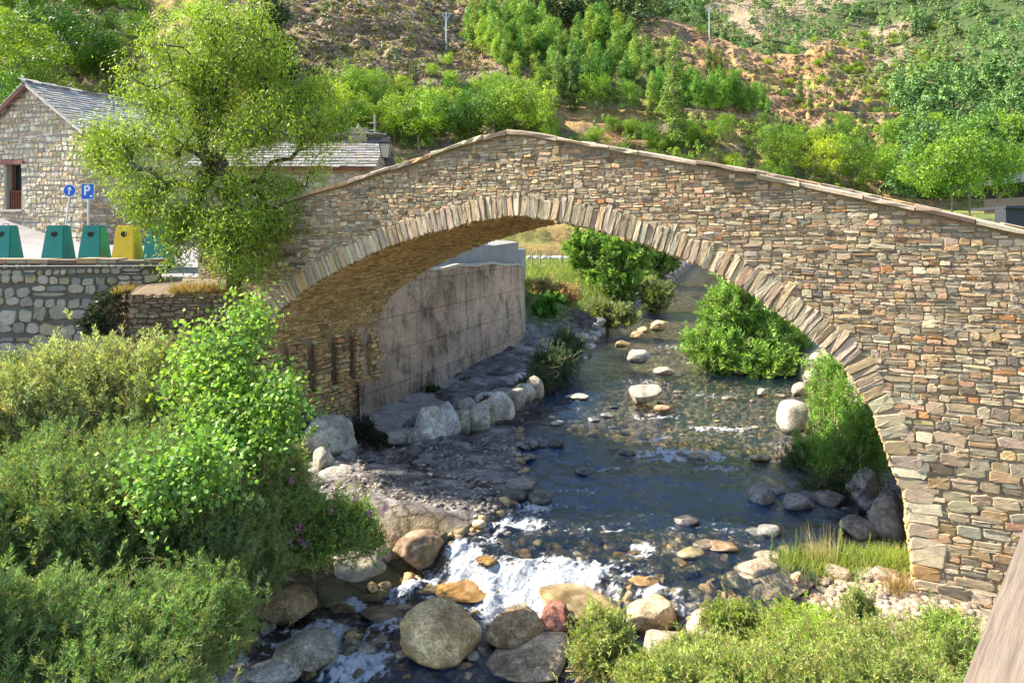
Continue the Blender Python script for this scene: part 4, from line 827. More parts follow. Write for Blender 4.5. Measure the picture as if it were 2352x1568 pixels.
Cc = np.array([-19.1, 33.0]); gdir = np.array([-.932, .362]); sdir = np.array([.362, .932])   # gable runs left, side wall runs away
def HW(a, b, z): return (Cc[0]+gdir[0]*a+sdir[0]*b, Cc[1]+gdir[1]*a+sdir[1]*b, z)
barn = empty('stone_barn', HW(3.3, 4, -.7), 'old stone barn with slate roof and pale gable at the left edge', 'barn')
GW, GL, EZ, RZ = 6.7, 11.5, 4.38, 6.55; bz = -1.6
dx0, dx1, dz0, dz1 = 4.0, 5.05, .80, 2.9        # hatch opening in gable coordinates (a, z)
mb = MB(); MCB = (.36,.33,.28)
def quadw(p, q, r, s): mb.add([p, q, r, s], [[0,1,2,3]], C=MCB)
ztop = lambda a: EZ + (RZ-EZ)*(1-abs(a-GW/2)/(GW/2))
aa = [0, 1.7, GW/2, dx0, dx1, GW]
for a0, a1 in zip(aa[:-1], aa[1:]):
    if a0 == dx0: quadw(HW(a0,0,bz),HW(a1,0,bz),HW(a1,0,dz0),HW(a0,0,dz0)); quadw(HW(a0,0,dz1),HW(a1,0,dz1),HW(a1,0,ztop(a1)),HW(a0,0,ztop(a0)))
    else: quadw(HW(a0,0,bz),HW(a1,0,bz),HW(a1,0,ztop(a1)),HW(a0,0,ztop(a0)))
for a in (dx0, dx1): quadw(HW(a,0,dz0),HW(a,.5,dz0),HW(a,.5,dz1),HW(a,0,dz1))
quadw(HW(dx0,0,dz1),HW(dx1,0,dz1),HW(dx1,.5,dz1),HW(dx0,.5,dz1)); quadw(HW(dx0,0,dz0),HW(dx1,0,dz0),HW(dx1,.5,dz0),HW(dx0,.5,dz0))
quadw(HW(0,0,bz),HW(0,GL,bz),HW(0,GL,EZ),HW(0,0,EZ)); quadw(HW(GW,0,bz),HW(GW,GL,bz),HW(GW,GL,EZ),HW(GW,0,EZ)); quadw(HW(0,GL,bz),HW(GW,GL,bz),HW(GW,GL,EZ),HW(0,GL,EZ)); mb.add([HW(0,GL,EZ),HW(GW,GL,EZ),HW(GW/2,GL,RZ)],T=[[0,1,2]],C=MCB)
mb.build('wall', mat=M_MORTAR, parent=barn)
S = rubble(0, GW, bz, RZ, lambda b: .21, rng, thin=.12, asp=(.8,1.7), dep=(.03,.055), gap=.03); 
k = (S[:,1]+S[:,3]/2 < np.array([ztop(a) for a in S[:,0]])-.06) & ~((S[:,0]+S[:,2]/2 > dx0-.02)&(S[:,0]-S[:,2]/2 < dx1+.02)&(S[:,1]+S[:,3]/2 > dz0-.05)&(S[:,1]-S[:,3]/2 < dz1+.22))
PG = np.array([(.64,.58,.47),(.70,.65,.55),(.58,.50,.38),(.50,.46,.38),(.58,.46,.29)]); S = S[k]
wall_stones(S, HW(0,0,0), (gdir[0],gdir[1],0), (-sdir[0],-sdir[1],0), 'gable_stones', barn, pal(rng, len(S), PG, np.ones(5)/5))
S = rubble(0, GL, bz, EZ-.1, lambda b: .19, rng, thin=.3, asp=(.9,2.0), dep=(.025,.045), gap=.02)
wall_stones(S, HW(0,0,0), (sdir[0],sdir[1],0), (.932,-.362,0), 'side_stones', barn, pal(rng, len(S), PG*.85, np.ones(5)/5), K=7)
mb = MB(); rise = math.atan2(RZ-EZ, GW/2); 
ex = (sdir[0], sdir[1], 0); upR = Vector((gdir[0]*math.cos(rise), gdir[1]*math.cos(rise), math.sin(rise))); upL = Vector((-gdir[0]*math.cos(rise), -gdir[1]*math.cos(rise), math.sin(rise))); SL = math.hypot(GW/2, RZ-EZ)
o_ = Vector(HW(-.25,-.25,EZ-.1)); slate(mb, o_, ex, upR, GL+.5, SL+.28); o_ = Vector(HW(GW+.25,-.25,EZ-.1)); slate(mb, o_, ex, upL, GL+.5, SL+.28)
mb.build('roof', mat=M_SLATE, parent=barn)
def bar(mb, p, q, w, h, C=(1,1,1), up=Vector((0,0,1))):
    p, q = Vector(p), Vector(q); d = (q-p).normalized(); s = d.cross(up).normalized()*w/2; u = s.cross(d).normalized()*h/2
    return mb.hexa([(x+a+b)[:] for b in (-u, u) for x, a in ((p,-s),(p,s),(q,s),(q,-s))], C)
mb = MB(); bar(mb, HW(-.28,-.3,EZ-.22), HW(GW/2,-.3,RZ-.04), .07, .14); bl = mb.build('pale_verge_board', mat=mat_plain('pale_board', (.56,.52,.46), .7), parent=barn)
mb = MB(); bar(mb, HW(GW+.28,-.3,EZ-.22), HW(GW/2,-.3,RZ-.04), .10, .2); mb.build('brown_verge_board', mat=M_WOODR, parent=barn)
mb = MB(); bar(mb, HW(-.2,-.2,EZ-.22), HW(-.2,GL+.2,EZ-.22), .06, .12); mb.build('eave_board', mat=M_WOODR, parent=barn)
hd = MB().box((0,0,0),(1,1,1)).build
mb = MB(); mb.add([HW(dx0,.45,dz0),HW(dx1,.45,dz0),HW(dx1,.45,dz1),HW(dx0,.45,dz1)],[[0,1,2,3]]); hatch = mb.build('hatch', mat=M_DARK, parent=barn)
mb = MB(); bar(mb, HW(dx0-.2,-.03,dz1+.1), HW(dx1+.25,-.03,dz1+.1), .16, .2); mb.build('lintel', mat=M_WOODR, parent=hatch)
mb = MB(); bar(mb, HW(dx0-.2,-.05,dz0-.06), HW(dx1+.25,-.05,dz0-.06), .2, .1, (.5,.48,.44)); mb.build('sill', mat=M_STONE, parent=hatch)
mb = MB(); bar(mb, HW(dx0,.2,dz0+.85), HW(dx1,.2,dz0+.85), .06, .07); bar(mb, HW(dx0,.2,dz0+.06), HW(dx1,.2,dz0+.06), .06, .07)
for i in range(9): a = dx0+.06+i*.118; bar(mb, HW(a,.17,dz0+.02), HW(a,.17,dz0+.88), .07, .03, up=Vector((1,0,0)))
mb.build('red_rail', mat=M_WOODR, parent=hatch)
mb = MB()
for a in (dx0+.02, dx1-.02): bar(mb, HW(a,.3,dz0), HW(a,.3,dz1), .08, .08, up=Vector((1,0,0)))
mb.build('hatch_frame', mat=M_WOODR, parent=hatch)
# low slate roofed house behind the parapet
house = empty('low_stone_house', (-9, 31, -.8), 'low tan stone house with a slate roof and stone chimney behind the street lamp', 'house')
hx0, hx1, hy0, hy1, he, hr = -12.6, -5.75, 29.6, 34.6, 2.5, 3.72
mb = MB(); mb.box((hx0,hy0,-1.4),(hx1,hy1,he)); hm = (hy0+hy1)/2
mb.add([(hx1,hy0,he),(hx1,hy1,he),(hx1,hm,hr)],T=[[0,1,2]]); mb.add([(hx0,hy0,he),(hx0,hy1,he),(hx0,hm,hr)],T=[[0,1,2]])
mb.build('wall', mat=mat_conc('tan_render', (.40,.32,.22),(.26,.2,.14),(.42,.34,.25)), parent=house)
S = rubble(0, hx1-hx0, -1.2, he-.05, lambda b: .18, rng, thin=.3, dep=(.015,.03), gap=.03); wall_stones(S, (hx0,hy0,0), (1,0,0), (0,-1,0), 'wall_stones', house, pal(rng, len(S), PG*.72, np.ones(5)/5), K=7)
mb = MB(); s_ = math.hypot(hm-hy0, hr-he); slate(mb, (hx0-.2,hy0-.35,he-.12), (1,0,0), (0,(hm-hy0)/s_,(hr-he)/s_), hx1-hx0+.5, s_+.4, .3); slate(mb, (hx0-.2,hy1+.35,he-.12), (1,0,0), (0,-(hm-hy0)/s_,(hr-he)/s_), hx1-hx0+.5, s_+.4, .3)
mb.C = [c_*.62 for c_ in mb.C]; rf = mb.build('roof', mat=M_SLATE, parent=house)
mb = MB()
for i in range(9): z = hr-.35+i*.09; mb.box((-7.05+rng.normal(0,.02),hm-.35,z),(-6.25+rng.normal(0,.02),hm+.35,z+.085), pal(rng,1)[0])
mb.box((-7.0,hm-.3,hr+.46),(-6.3,hm+.3,hr+.52),(.4,.38,.34)); mb.tube([(-6.65,hm,hr+.5),(-6.65,hm,hr+.72)],[.12,.03],6,(.4,.38,.34)); mb.build('chimney', mat=M_STONE, parent=rf)
mb = MB(); mb.box((hx0-.1,hy0-.38,he-.26),(hx1+.3,hy0-.3,he-.14)); mb.build('eave_board', mat=M_WOODR, parent=house)
for wx_ in (-8.9, -11.4):
    mb = MB(); mb.box((wx_,hy0-.05,1.0),(wx_+.55,hy0+.02,1.75)); wn = mb.build('window', mat=M_WOODR, parent=house)
    mb = MB(); mb.box((wx_+.08,hy0-.07,1.08),(wx_+.47,hy0-.052,1.67)); mb.build('pane', mat=M_DARK, parent=wn)
# dark roofed shed right behind the bridge
shed = empty('dark_shed', (18.8, 26, -3), 'dark slate grey shed wall just showing above the parapet at the right edge', 'shed')
M_SHED = mat_plain('shed_dark', (.035,.04,.05), .6); mb = MB(); mb.box((17.35,26,-3.5),(22,26.6,.62)); mb.build('shed_wall', mat=M_SHED, parent=shed)
mb = MB(); mb.hexa([(17.25,25.85,.62),(22.2,25.85,.62),(22.2,30,.62),(18.6,30,.62),(17.25,25.85,.72),(22.2,25.85,.72),(22.2,30,.72),(18.6,30,.72)]); mb.build('shed_roof', mat=M_SHED, parent=shed)
h2 = empty('far_house', (37.5, 52, 2), 'dark brown house with dark roof among the trees at the right edge', 'house')
mb = MB(); mb.box((37.0,52,1.0),(42,58,3.1),(.2,.08,.05)); mb.build('wall', mat=M_DARK, parent=h2)
mb = MB(); mb.hexa([(35.9,51.4,3.1),(42.5,51.4,3.1),(42.5,58.6,3.1),(35.9,58.6,3.1),(37.5,54,4.0),(42.5,54,4.2),(42.5,56,4.2),(37.5,56,4.0)]); mb.build('roof', mat=M_SHED, parent=h2)

# ---------------------------------------------------------------- bins, signs, lamp, poles
def mat_paint(name, col):
    m, n, out = new_mat(name); v = coords(n); t = tex(n, 'Noise', 3, 7, .7, v)
    c = ramp(n, t.outputs['Fac'], [(.3, tuple(x*.8 for x in col)), (.6, col), (.75, tuple(min(1, x*1.15+.01) for x in col))]); L(n, pbsdf(n, c, .42, bump(n, t.outputs['Fac'], .12, .02), 0, .45).outputs[0], out.inputs[0]); return m
M_GRN = mat_paint('green_plastic', (.012,.23,.17)); M_YEL = mat_paint('yellow_plastic', (.85,.56,.01)); M_GAP = mat_plain('bin_black', (.02,.02,.02), .6)
def recycling_bin(px, m, label, w=.70, tw=.50):
    Y = 21.6; X = (px-CX)/F*(Y-.5); z = lot_z(np.array(X), np.array(Y)); z = float(z); r = empty('recycling_bin', (X, Y, z), label, 'recycling bin', 'recycling bins along the wall')
    H = 1.23; bm = bmesh.new(); bmesh.ops.create_cube(bm, size=1)
    for v in bm.verts:
        t = v.co.z + .5; hw = w/2*(1-t)+tw/2*t; hd = .36*(1-t)+.17*t; v.co = Vector((math.copysign(hw, v.co.x), math.copysign(hd, v.co.y), .04 + t*(H-.04)))
    bmesh.ops.bevel(bm, geom=bm.edges[:], offset=.025, segments=2, affect='EDGES'); me = bpy.data.meshes.new('body'); bm.to_mesh(me); bm.free(); me.materials.append(m)
    o = bpy.data.objects.new('body', me); COL.objects.link(o); o.parent = r
    mb = MB(); mb.box((-w/2-.015,-.375,.0),(w/2+.015,.375,.06)); mb.build('base', mat=M_GAP).parent = r
    mb = MB(); mb.tube([(0,-.20,.98),(0,-.245,.97)],.08,16); p = mb.build('slot', mat=M_GAP); p.parent = r; 
    mb = MB(); mb.tube([(-.07,0,H-.01),(-.07,0,H+.05),(.07,0,H+.05),(.07,0,H-.01)],.012,6); mb.build('lifting_eye', mat=M_GAP).parent = r
    return r
recycling_bin(-14, M_GRN, 'dark green tapered recycling bin cut by the left edge'); recycling_bin(110, M_GRN, 'dark green tapered recycling bin below the round arrow sign'); recycling_bin(195, M_GRN, 'dark green tapered recycling bin between another green bin and the yellow one')
recycling_bin(273, M_YEL, 'bright yellow tapered recycling bin'); recycling_bin(345, M_GRN, 'dark green tapered recycling bin half hidden by the tree, right of the yellow bin')
M_BLUE = mat_plain('sign_blue', (.01,.10,.52), .4, .05); M_WHITE = mat_plain('sign_white', (.75,.75,.75), .5, .05); M_POLE = mat_plain('pole_grey', (.5,.5,.5), .4, .1, 5, .5)
def text_mesh(name, s, size, loc, mat, parent):
    cu = bpy.data.curves.new(name, 'FONT'); cu.body = s; cu.size = size; cu.extrude = .003; cu.offset = .012; cu.align_x = 'CENTER'; cu.align_y = 'CENTER'
    t = bpy.data.objects.new(name, cu); COL.objects.link(t); dg = bpy.context.evaluated_depsgraph_get(); dg.update(); me = bpy.data.meshes.new_from_object(t.evaluated_get(dg)); bpy.data.objects.remove(t); bpy.data.curves.remove(cu)
    me.materials.clear(); me.materials.append(mat); o = bpy.data.objects.new(name, me); COL.objects.link(o); o.parent = parent; o.location = loc; o.rotation_euler = (math.pi/2, 0, 0); return o
Ys_ = 26.0; p = Ppx(203, 440, Ys_); lz = float(lot_z(np.array(p.x), np.array(Ys_)))
sg = empty('parking_sign', (p.x, Ys_, lz), 'square blue parking sign with a white P on a straight pole', 'road sign'); b_ = p.z - lz
mb = MB(); mb.tube([(0,0,-.1),(0,0,b_+.2)],.035,10); mb.build('pole', mat=M_POLE).parent = sg
def plate(name, w, h, r, y, mat, parent, z):
    bm = bmesh.new(); n = 8; vs = []
    for cx, cz, a0 in ((w/2-r,h/2-r,0),(-w/2+r,h/2-r,90),(-w/2+r,-h/2+r,180),(w/2-r,-h/2+r,270)):
        for k in range(n+1): a = math.radians(a0+90*k/n); vs.append(bm.verts.new((cx+r*math.cos(a), y, z+cz+r*math.sin(a))))
    f = bm.faces.new(vs); e = bmesh.ops.extrude_face_region(bm, geom=[f]); bmesh.ops.translate(bm, verts=[g for g in e['geom'] if isinstance(g, bmesh.types.BMVert)], vec=(0,.012,0)); bmesh.ops.recalc_face_normals(bm, faces=bm.faces[:])
    me = bpy.data.meshes.new(name); bm.to_mesh(me); bm.free(); me.materials.append(mat); o = bpy.data.objects.new(name, me); COL.objects.link(o); o.parent = parent; return o
plate('rim', .46, .56, .04, -.045, M_WHITE, sg, b_); pl = plate('plate', .42, .52, .035, -.058, M_BLUE, sg, b_)
text_mesh('letter', 'P', .46, (-.02, -.062, b_+.02), M_WHITE, pl)
mb = MB(); mb.box((.09,-.064,b_-.2),(.17,-.059,b_-.13)); mb.build('mark', mat=M_WHITE).parent = pl
p = Ppx(155, 437, Ys_); sg = empty('arrow_sign', (p.x-.18, Ys_, lz), 'round blue sign with a white upward arrow on a leaning pole', 'road sign'); sg.rotation_euler = (0, math.radians(7), 0); b_ = p.z - lz
mb = MB(); mb.tube([(0,0,-.1),(0,0,b_+.1)],.035,10); mb.build('pole', mat=M_POLE).parent = sg
plate('rim', .44, .44, .2199, -.045, M_WHITE, sg, b_); pl = plate('plate', .40, .40, .1999, -.058, M_BLUE, sg, b_)
mb = MB(); mb.add([(-.025,-.064,b_-.14),(.025,-.064,b_-.14),(.025,-.064,b_+.05),(-.025,-.064,b_+.05)],[[0,1,2,3]]); mb.add([(-.085,-.064,b_+.03),(.085,-.064,b_+.03),(0,-.064,b_+.155)],T=[[0,1,2]]); mb.build('arrow', mat=M_WHITE).parent = pl
# street lamp standing behind the parapet
sl0, Yl0 = sz(873); lp = bw(np.array([sl0]), .22, np.array([0.]))[0]; zl0 = float(top_h(sl0)); lamp = empty('street_lamp', (lp[0], lp[1], zl0), 'black four sided lantern on a short post standing on the parapet', 'street lamp')
M_IRON = mat_plain('black_iron', (.025,.027,.03), .45, .2, 8, .3)
m, n, out = new_mat('lamp_glass'); pb = pbsdf(n, (.6,.58,.52), .35); pb.inputs['Transmission Weight'].default_value = .5; L(n, pb.outputs[0], out.inputs[0]); M_GLASS = m
mb = MB(); mb.tube([(0,0,-.1),(0,0,.05),(0,0,.1),(0,0,.16),(0,0,.21),(0,0,.25)],[.06,.05,.028,.022,.045,.03],10); mb.build('post', mat=M_IRON).parent = lamp
def frus(z0, w0, z1, w1): return [(x*w0, y*w0, z0) for x, y in ((-1,-1),(1,-1),(1,1),(-1,1))] + [(x*w1, y*w1, z1) for x, y in ((-1,-1),(1,-1),(1,1),(-1,1))]
mb = MB(); mb.hexa(frus(.27,.065,.56,.115)); gl = mb.build('lantern_glass', mat=M_GLASS); gl.parent = lamp
mb = MB(); mb.hexa(frus(.25,.07,.275,.078)); mb.hexa(frus(.555,.13,.58,.14)); mb.hexa(frus(.58,.135,.70,.025)); mb.tube([(0,0,.70),(0,0,.74),(0,0,.78)],[.02,.028,.004],8)
for x in (-1,1):
    for y in (-1,1): mb.tube([(x*.068,y*.068,.26),(x*.118,y*.118,.57)],.009,5)
mb.build('lantern_frame', mat=M_IRON).parent = lamp
mb = MB()
for s_ in (-1,1): mb.tube([(s_*.07,0,.25),(s_*.11,0,.18),(s_*.05,0,.10),(0,0,.04)],.009,5)
mb.build('bracket', mat=M_IRON).parent = lamp
lamp.scale = (1.12,1.12,1.12)
def utility_pole(px, pyb, pyt, label, Yo=None, arms=False, r=.12):
    M_POLE = globals()['M_POLE'] if arms else M_WOOD
    h_ = hit(px, pyb); Y = h_.y if Yo is None else Yo; H = (pyb-pyt)/F*Y; z0 = (CY-pyb)/F*Y; e = empty('utility_pole', ((px-CX)/F*Y, Y, z0-.3), label, 'utility pole')
    mb = MB(); mb.tube([(0,0,0),(0,0,H+.3)],[r,r*.7],8); mb.build('pole', mat=M_POLE).parent = e
    mb = MB()
    if arms:
        for s_ in (-1,1): mb.tube([(0,0,H*.82),(s_*H*.12,0,H+.2)],r*.5,6)
        mb.tube([(-H*.13,0,H+.2),(H*.13,0,H+.2)],r*.45,6)
    else: mb.tube([(-.35,0,H*.85),(.1,0,H*.85)],.05,6); mb.tube([(-.35,0,H*.6),(.1,0,H*.6)],.04,6)
    mb.build('cross_arm', mat=M_POLE).parent = e; return e
utility_pole(861, 330, 262, 'pale concrete utility pole behind the street lamp', Yo=48, r=.09); utility_pole(1025, 112, 30, 'forked white pylon on the rocky spur', arms=True, r=.2); utility_pole(1629, 96, 14, 'tall forked white pylon on the crest of the brown spur', arms=True, r=.22)
utility_pole(310, 262, 172, 'thin wooden pole behind the barn roof, left one', Yo=46, r=.07); utility_pole(379, 262, 158, 'thin wooden pole seen through the tree crown, right one', Yo=46, r=.07)
# field fence and boulder row seen under the crown
fe = empty('field_fence', (2.5, 52, -3), 'thin wire fence with posts across the green field under the arch', 'fence'); ps = []
for i, px in enumerate((1222,1240,1262,1290,1318,1350)):
    h_ = hit(px, 618); X, Y, z0 = h_; mb = MB(); mb.tube([(X,Y,z0-.2),(X+rng.normal(0,.04),Y,z0+1.15)],.05,6); mb.build('post', mat=M_WOOD, parent=fe); ps.append(h_)
for dz in (.5, 1.0):
    mb = MB(); mb.tube([(q.x,q.y,q.z+dz) for q in ps], .008, 4); mb.build('wire', mat=M_CAB, parent=fe)
for i in range(18):
    px = 1215 + i*9.5 + rng.normal(0, 2); boulder(px, 592, rng.uniform(12,18), 10, (.62,.6,.56), 'white boulder of the row closing the far field', None, M_ROCK, 2, .5, group='white boulders at the end of the field')
for i in range(9):
    px = 1218 + i*18 + rng.normal(0, 3); boulder(px, 611, rng.uniform(12,18), 8, (.6,.58,.53), 'white stone lying in the green field under the crown', None, M_ROCK, 2, .5, group='white stones in the green field')
fw = empty('dry_stone_wall', (3, 60, -2), 'dark dry stone wall behind the white boulders of the field', 'wall')
mb = MB(); a0 = hit(1180, 590); a1 = hit(1420, 588); yy = max(a0.y, a1.y)+1.0; mb.box((a0.x-3, yy, -4), (a1.x+4, yy+.8, zpy(566, yy)), (.13,.11,.10)); mb.build('wall_core', mat=M_MORTAR, parent=fw)
S = rubble(0, a1.x-a0.x+7, -4, zpy(566, yy), lambda b: .4, rng, thin=.2, dep=(.06,.12), gap=.05); wall_stones(S, (a0.x-3, yy, 0), (1,0,0), (0,-1,0), 'wall_stones', fw, pal(rng, len(S))*.5, K=7)
# weathered handrail in the near right corner
hrail = empty('wooden_handrail', (1.6, 2.2, -1.05), 'weathered grey timber handrail crossing the bottom right corner', 'handrail')
m, n, out = new_mat('weathered_timber'); c_ = n.nodes.new('ShaderNodeTexCoord'); mp = n.nodes.new('ShaderNodeMapping'); mp.inputs['Rotation'].default_value = (0, 0, math.radians(-49.5)); mp.inputs['Scale'].default_value = (1,1,1); L(n, c_.outputs['Object'], mp.inputs[0])
mp2 = n.nodes.new('ShaderNodeMapping'); mp2.inputs['Scale'].default_value = (.9, 22, 22); L(n, mp.outputs[0], mp2.inputs[0])
t1 = tex(n, 'Noise', 2.2, 8, .7, mp2.outputs[0]); t2 = tex(n, 'Noise', 3, 4, .5, mp.outputs[0]); c = ramp(n, t1.outputs['Fac'], [(.28,(.10,.075,.055)),(.45,(.20,.155,.115)),(.7,(.29,.235,.18))]); c = mix(n, .4, c, ramp(n, t2.outputs['Fac'], [(.3,(.7,.7,.7)),(.7,(1.2,1.15,1.1))]), 'MULTIPLY')
L(n, pbsdf(n, c, .8, bump(n, t1.outputs['Fac'], .8, .006)).outputs[0], out.inputs[0]); M_TIMB = m
A_ = Vector((1.05,1.70,-1.05)); B_ = Vector((1.715,2.48,-1.05)); d_r = (B_-A_).normalized(); rt = Vector((d_r.y,-d_r.x,0)); bm = bmesh.new(); bmesh.ops.create_cube(bm, size=1); p0 = A_-d_r*1.2; p1 = B_+d_r*1.2
for v in bm.verts:
    q = (p0 if v.co.x < 0 else p1) + rt*(.0 if v.co.y < 0 else .2) + Vector((0,0,0 if v.co.z > 0 else -.12)); v.co = q - hrail.location
bmesh.ops.bevel(bm, geom=bm.edges[:], offset=.012, segments=3, affect='EDGES'); me = bpy.data.meshes.new('rail'); bm.to_mesh(me); bm.free(); me.materials.append(M_TIMB)
o = bpy.data.objects.new('rail', me); COL.objects.link(o); o.parent = hrail
for k_ in (-1.0, 2.0):
    q = A_ + d_r*k_ + rt*.1; mb = MB(); mb.box((q.x-.06,q.y-.06,-2.4),(q.x+.06,q.y+.06,-1.17)); mb.build('post', mat=M_TIMB, parent=hrail)
# ---------------------------------------------------------------- vegetation
def unit(v): return v / np.maximum(np.linalg.norm(v, axis=-1, keepdims=True), 1e-9)
def leaf_quads(P_, D_, Ln, Wd, rng, N_=None, fold=0.0):
    D_ = unit(D_); N_ = unit(rng.normal(0, 1, P_.shape)) if N_ is None else unit(N_); S_ = unit(np.cross(D_, N_)); Ln = np.asarray(Ln)[..., None]; Wd = np.asarray(Wd)[..., None]
    V = np.stack([P_, P_ + D_*Ln*.45 + S_*Wd/2, P_ + D_*Ln, P_ + D_*Ln*.45 - S_*Wd/2], 1).reshape(-1, 3); return V, np.arange(len(P_)*4).reshape(-1, 4)
def leaf_cols(n, base, rng, j=.22, warm=.10):
    b = np.array(base)[None] if np.ndim(base) == 1 else base; c = b*(1+rng.normal(0, j, (n, 1))); t = rng.normal(0, warm, (n, 1)); c = c*np.concatenate([1+t*1.5, 1+t*.3, 1-t], 1); return np.repeat(np.clip(c, .003, .8), 4, 0)
def tubes_np(A, B, ra, rb, n=5):
    D_ = unit(B-A); h = np.where(np.abs(D_[:, 2:3]) > .9, np.array([[1., 0, 0]]), np.array([[0, 0, 1.]])); U = unit(np.cross(D_, h)); W_ = np.cross(D_, U); th = np.arange(n)*2*np.pi/n
    R = U[:, None]*np.cos(th)[None, :, None] + W_[:, None]*np.sin(th)[None, :, None]
    V = np.concatenate([A[:, None]+R*ra[:, None, None], B[:, None]+R*rb[:, None, None]], 1); k = np.arange(n); k1 = (k+1) % n; q = np.stack([k, k1, k1+n, k+n], 1)
    return V.reshape(-1, 3), (q[None]+(np.arange(len(A))*2*n)[:, None, None]).reshape(-1, 4)
def grow(trunk, targets, rng, step=.35, r_tip=.006, pw=2.2, up=.0, wig=.05):
    """branches reach each target from the nearest wood; returns points, parents, radii"""
    P_ = [np.array(p, float) for p in trunk]; par = [-1] + list(range(len(trunk)-1)); arr = np.zeros((30000, 3)); arr[:len(P_)] = P_; n = len(P_)
    T_ = np.array(targets); T_ = T_[np.argsort(np.linalg.norm(T_-P_[-1], axis=1))]; ends = []
    for t in T_:
        d = np.linalg.norm(arr[:n]-t, axis=1) + .25*np.maximum(0, arr[:n, 2]-t[2])*2; i = int(np.argmin(d)); a = arr[i].copy(); L_ = np.linalg.norm(t-a); k = max(1, int(L_/step)); pr = i; off = np.zeros(3)
        for s in range(1, k+1):
            f = s/k; off = off + rng.normal(0, wig*step, 3) if s < k else off*0; q = a*(1-f)+t*f + off + np.array([0, 0, up*L_*math.sin(math.pi*f)]); arr[n] = q; par.append(pr); pr = n; n += 1
            if n >= 29990: break
        ends.append(pr)
    par = np.array(par); acc = np.full(n, 0.0); acc[ends] += r_tip**pw
    for i in range(n-1, 0, -1):
        acc[i] = max(acc[i], (r_tip*.5)**pw); acc[par[i]] += acc[i]
    return arr[:n], par, acc**(1/pw), ends
def wood_mesh(P_, par, R, minr=0.0, n=5):
    i = np.where((par >= 0) & (R >= minr))[0]; return tubes_np(P_[par[i]], P_[i], np.minimum(R[par[i]], R[i]*1.6), R[i], n)
def in_blobs(blobs, n, rng, shell=.45):
    B = np.array(blobs, float); w = B[:, 3]*B[:, 4]*B[:, 5]; w = w**(.8); i = rng.choice(len(B), n, p=w/w.sum()); d = unit(rng.normal(0, 1, (n, 3))); r = rng.random(n)**shell
    return B[i, :3] + d*r[:, None]*B[i, 3:6], d, r
def crown_mesh(blobs, n, ls, base, rng, gap=.42, gs=1.6, droop=0, mid=.30, asp=.6):
    """leaf sized faces through lumpy volumes; leaves face outward of their clump"""
    Pn, d, r = in_blobs(blobs, int(n*1.7), rng, .33); B = np.array(blobs)
    g = fbm(Pn[:,0]*gs, Pn[:,1]*gs, Pn[:,2]*gs, 200, 3); k = g > gap; Pn, d, g = Pn[k][:n], d[k][:n], g[k][:n]; n = len(Pn)
    N_ = unit(d + rng.normal(0, .55, (n, 3)) + np.array([0, 0, .25])); D_ = np.cross(N_, rng.normal(0, 1, (n, 3))); D_[:, 2] -= droop
    l_ = ls*rng.uniform(.6, 1.4, n); V, Q = leaf_quads(Pn, D_, l_, l_*asp, rng, N_)
    c = np.array(base)[None]*(.8+.9*(g-.5)[:, None]*2); return V, Q, leaf_cols(n, c, rng, .2, .08)

# --- tree kinds for the wooded valley: crown and trunk shared by copies
def proto_tree(kind, seed, base):
    rng = np.random.default_rng(seed)
    if kind == 'broad':      # unit: 1 m tall
        bl = [(0,0,.58,.30,.30,.30)] + [(rng.normal(0,.21),rng.normal(0,.21),rng.uniform(.30,.86),)+(s_,s_,s_*.9) for s_ in rng.uniform(.07,.18,26)]
        V,Q,C = crown_mesh(bl, 6500, .025, base, rng, .50, 10); tr = [(0,0,-.05),(.01,0,.1),(0,.01,.22)]; tg,_,_ = in_blobs(bl, 40, rng, .6); P_,pr,R,_ = grow(tr, tg, rng, .06, .0022)
    elif kind == 'poplar':   # plantation poplar, oval narrow
        bl = [(rng.normal(0,.03),rng.normal(0,.03),z,)+((.13*math.sin(min(1,(1.04-z)*1.25+.05)*math.pi*.62)+.02),)*2+(.09,) for z in np.linspace(.22,.97,13)] + [(rng.normal(0,.07),rng.normal(0,.07),rng.uniform(.3,.85),.07,.07,.09) for _ in range(10)]
        V,Q,C = crown_mesh(bl, 3600, .026, base, rng, .44, 11); tr = [(0,0,-.05),(0,0,.15),(0,0,.4),(0,0,.7),(0,0,.92)]; tg,_,_ = in_blobs(bl, 26, rng, .6); P_,pr,R,_ = grow(tr, tg, rng, .06, .002)
    elif kind == 'lombardy': # tight column
        bl = [(rng.normal(0,.012),rng.normal(0,.012),z,)+((.058*math.sin(min(1,(1.02-z)*1.5+.08)*math.pi*.6)+.012),)*2+(.07,) for z in np.linspace(.08,.97,20)] + [(rng.normal(0,.03),rng.normal(0,.03),rng.uniform(.15,.8),.03,.03,.07) for _ in range(12)]
        V,Q,C = crown_mesh(bl, 6500, .015, base, rng, .40, 14); tr = [(0,0,-.05),(0,0,.3),(0,0,.6),(0,0,.9)]; tg,_,_ = in_blobs(bl, 20, rng, .6); P_,pr,R,_ = grow(tr, tg, rng, .06, .0016)
    elif kind == 'dome':     # low round scrub tree
        bl = [(rng.normal(0,.26),rng.normal(0,.26),rng.uniform(.15,.65),)+(s_,s_,s_*.9) for s_ in rng.uniform(.16,.28,16)]
        V,Q,C = crown_mesh(bl, 5200, .032, base, rng, .40, 7); tr = [(0,0,-.05),(0,0,.12)]; tg,_,_ = in_blobs(bl, 30, rng, .6); P_,pr,R,_ = grow(tr, tg, rng, .08, .003)
    cm = mesh_data('crown', V, Q, mat=M_TLEAF, col=C); V2,Q2 = wood_mesh(P_, pr, R, 0, 4); tm = mesh_data('trunk', V2, Q2, mat=M_BARK, col=np.tile((.20,.17,.13),(len(V2),1))); return cm, tm
G1=(.25,.38,.035); G2=(.17,.29,.035); G3=(.12,.22,.04)
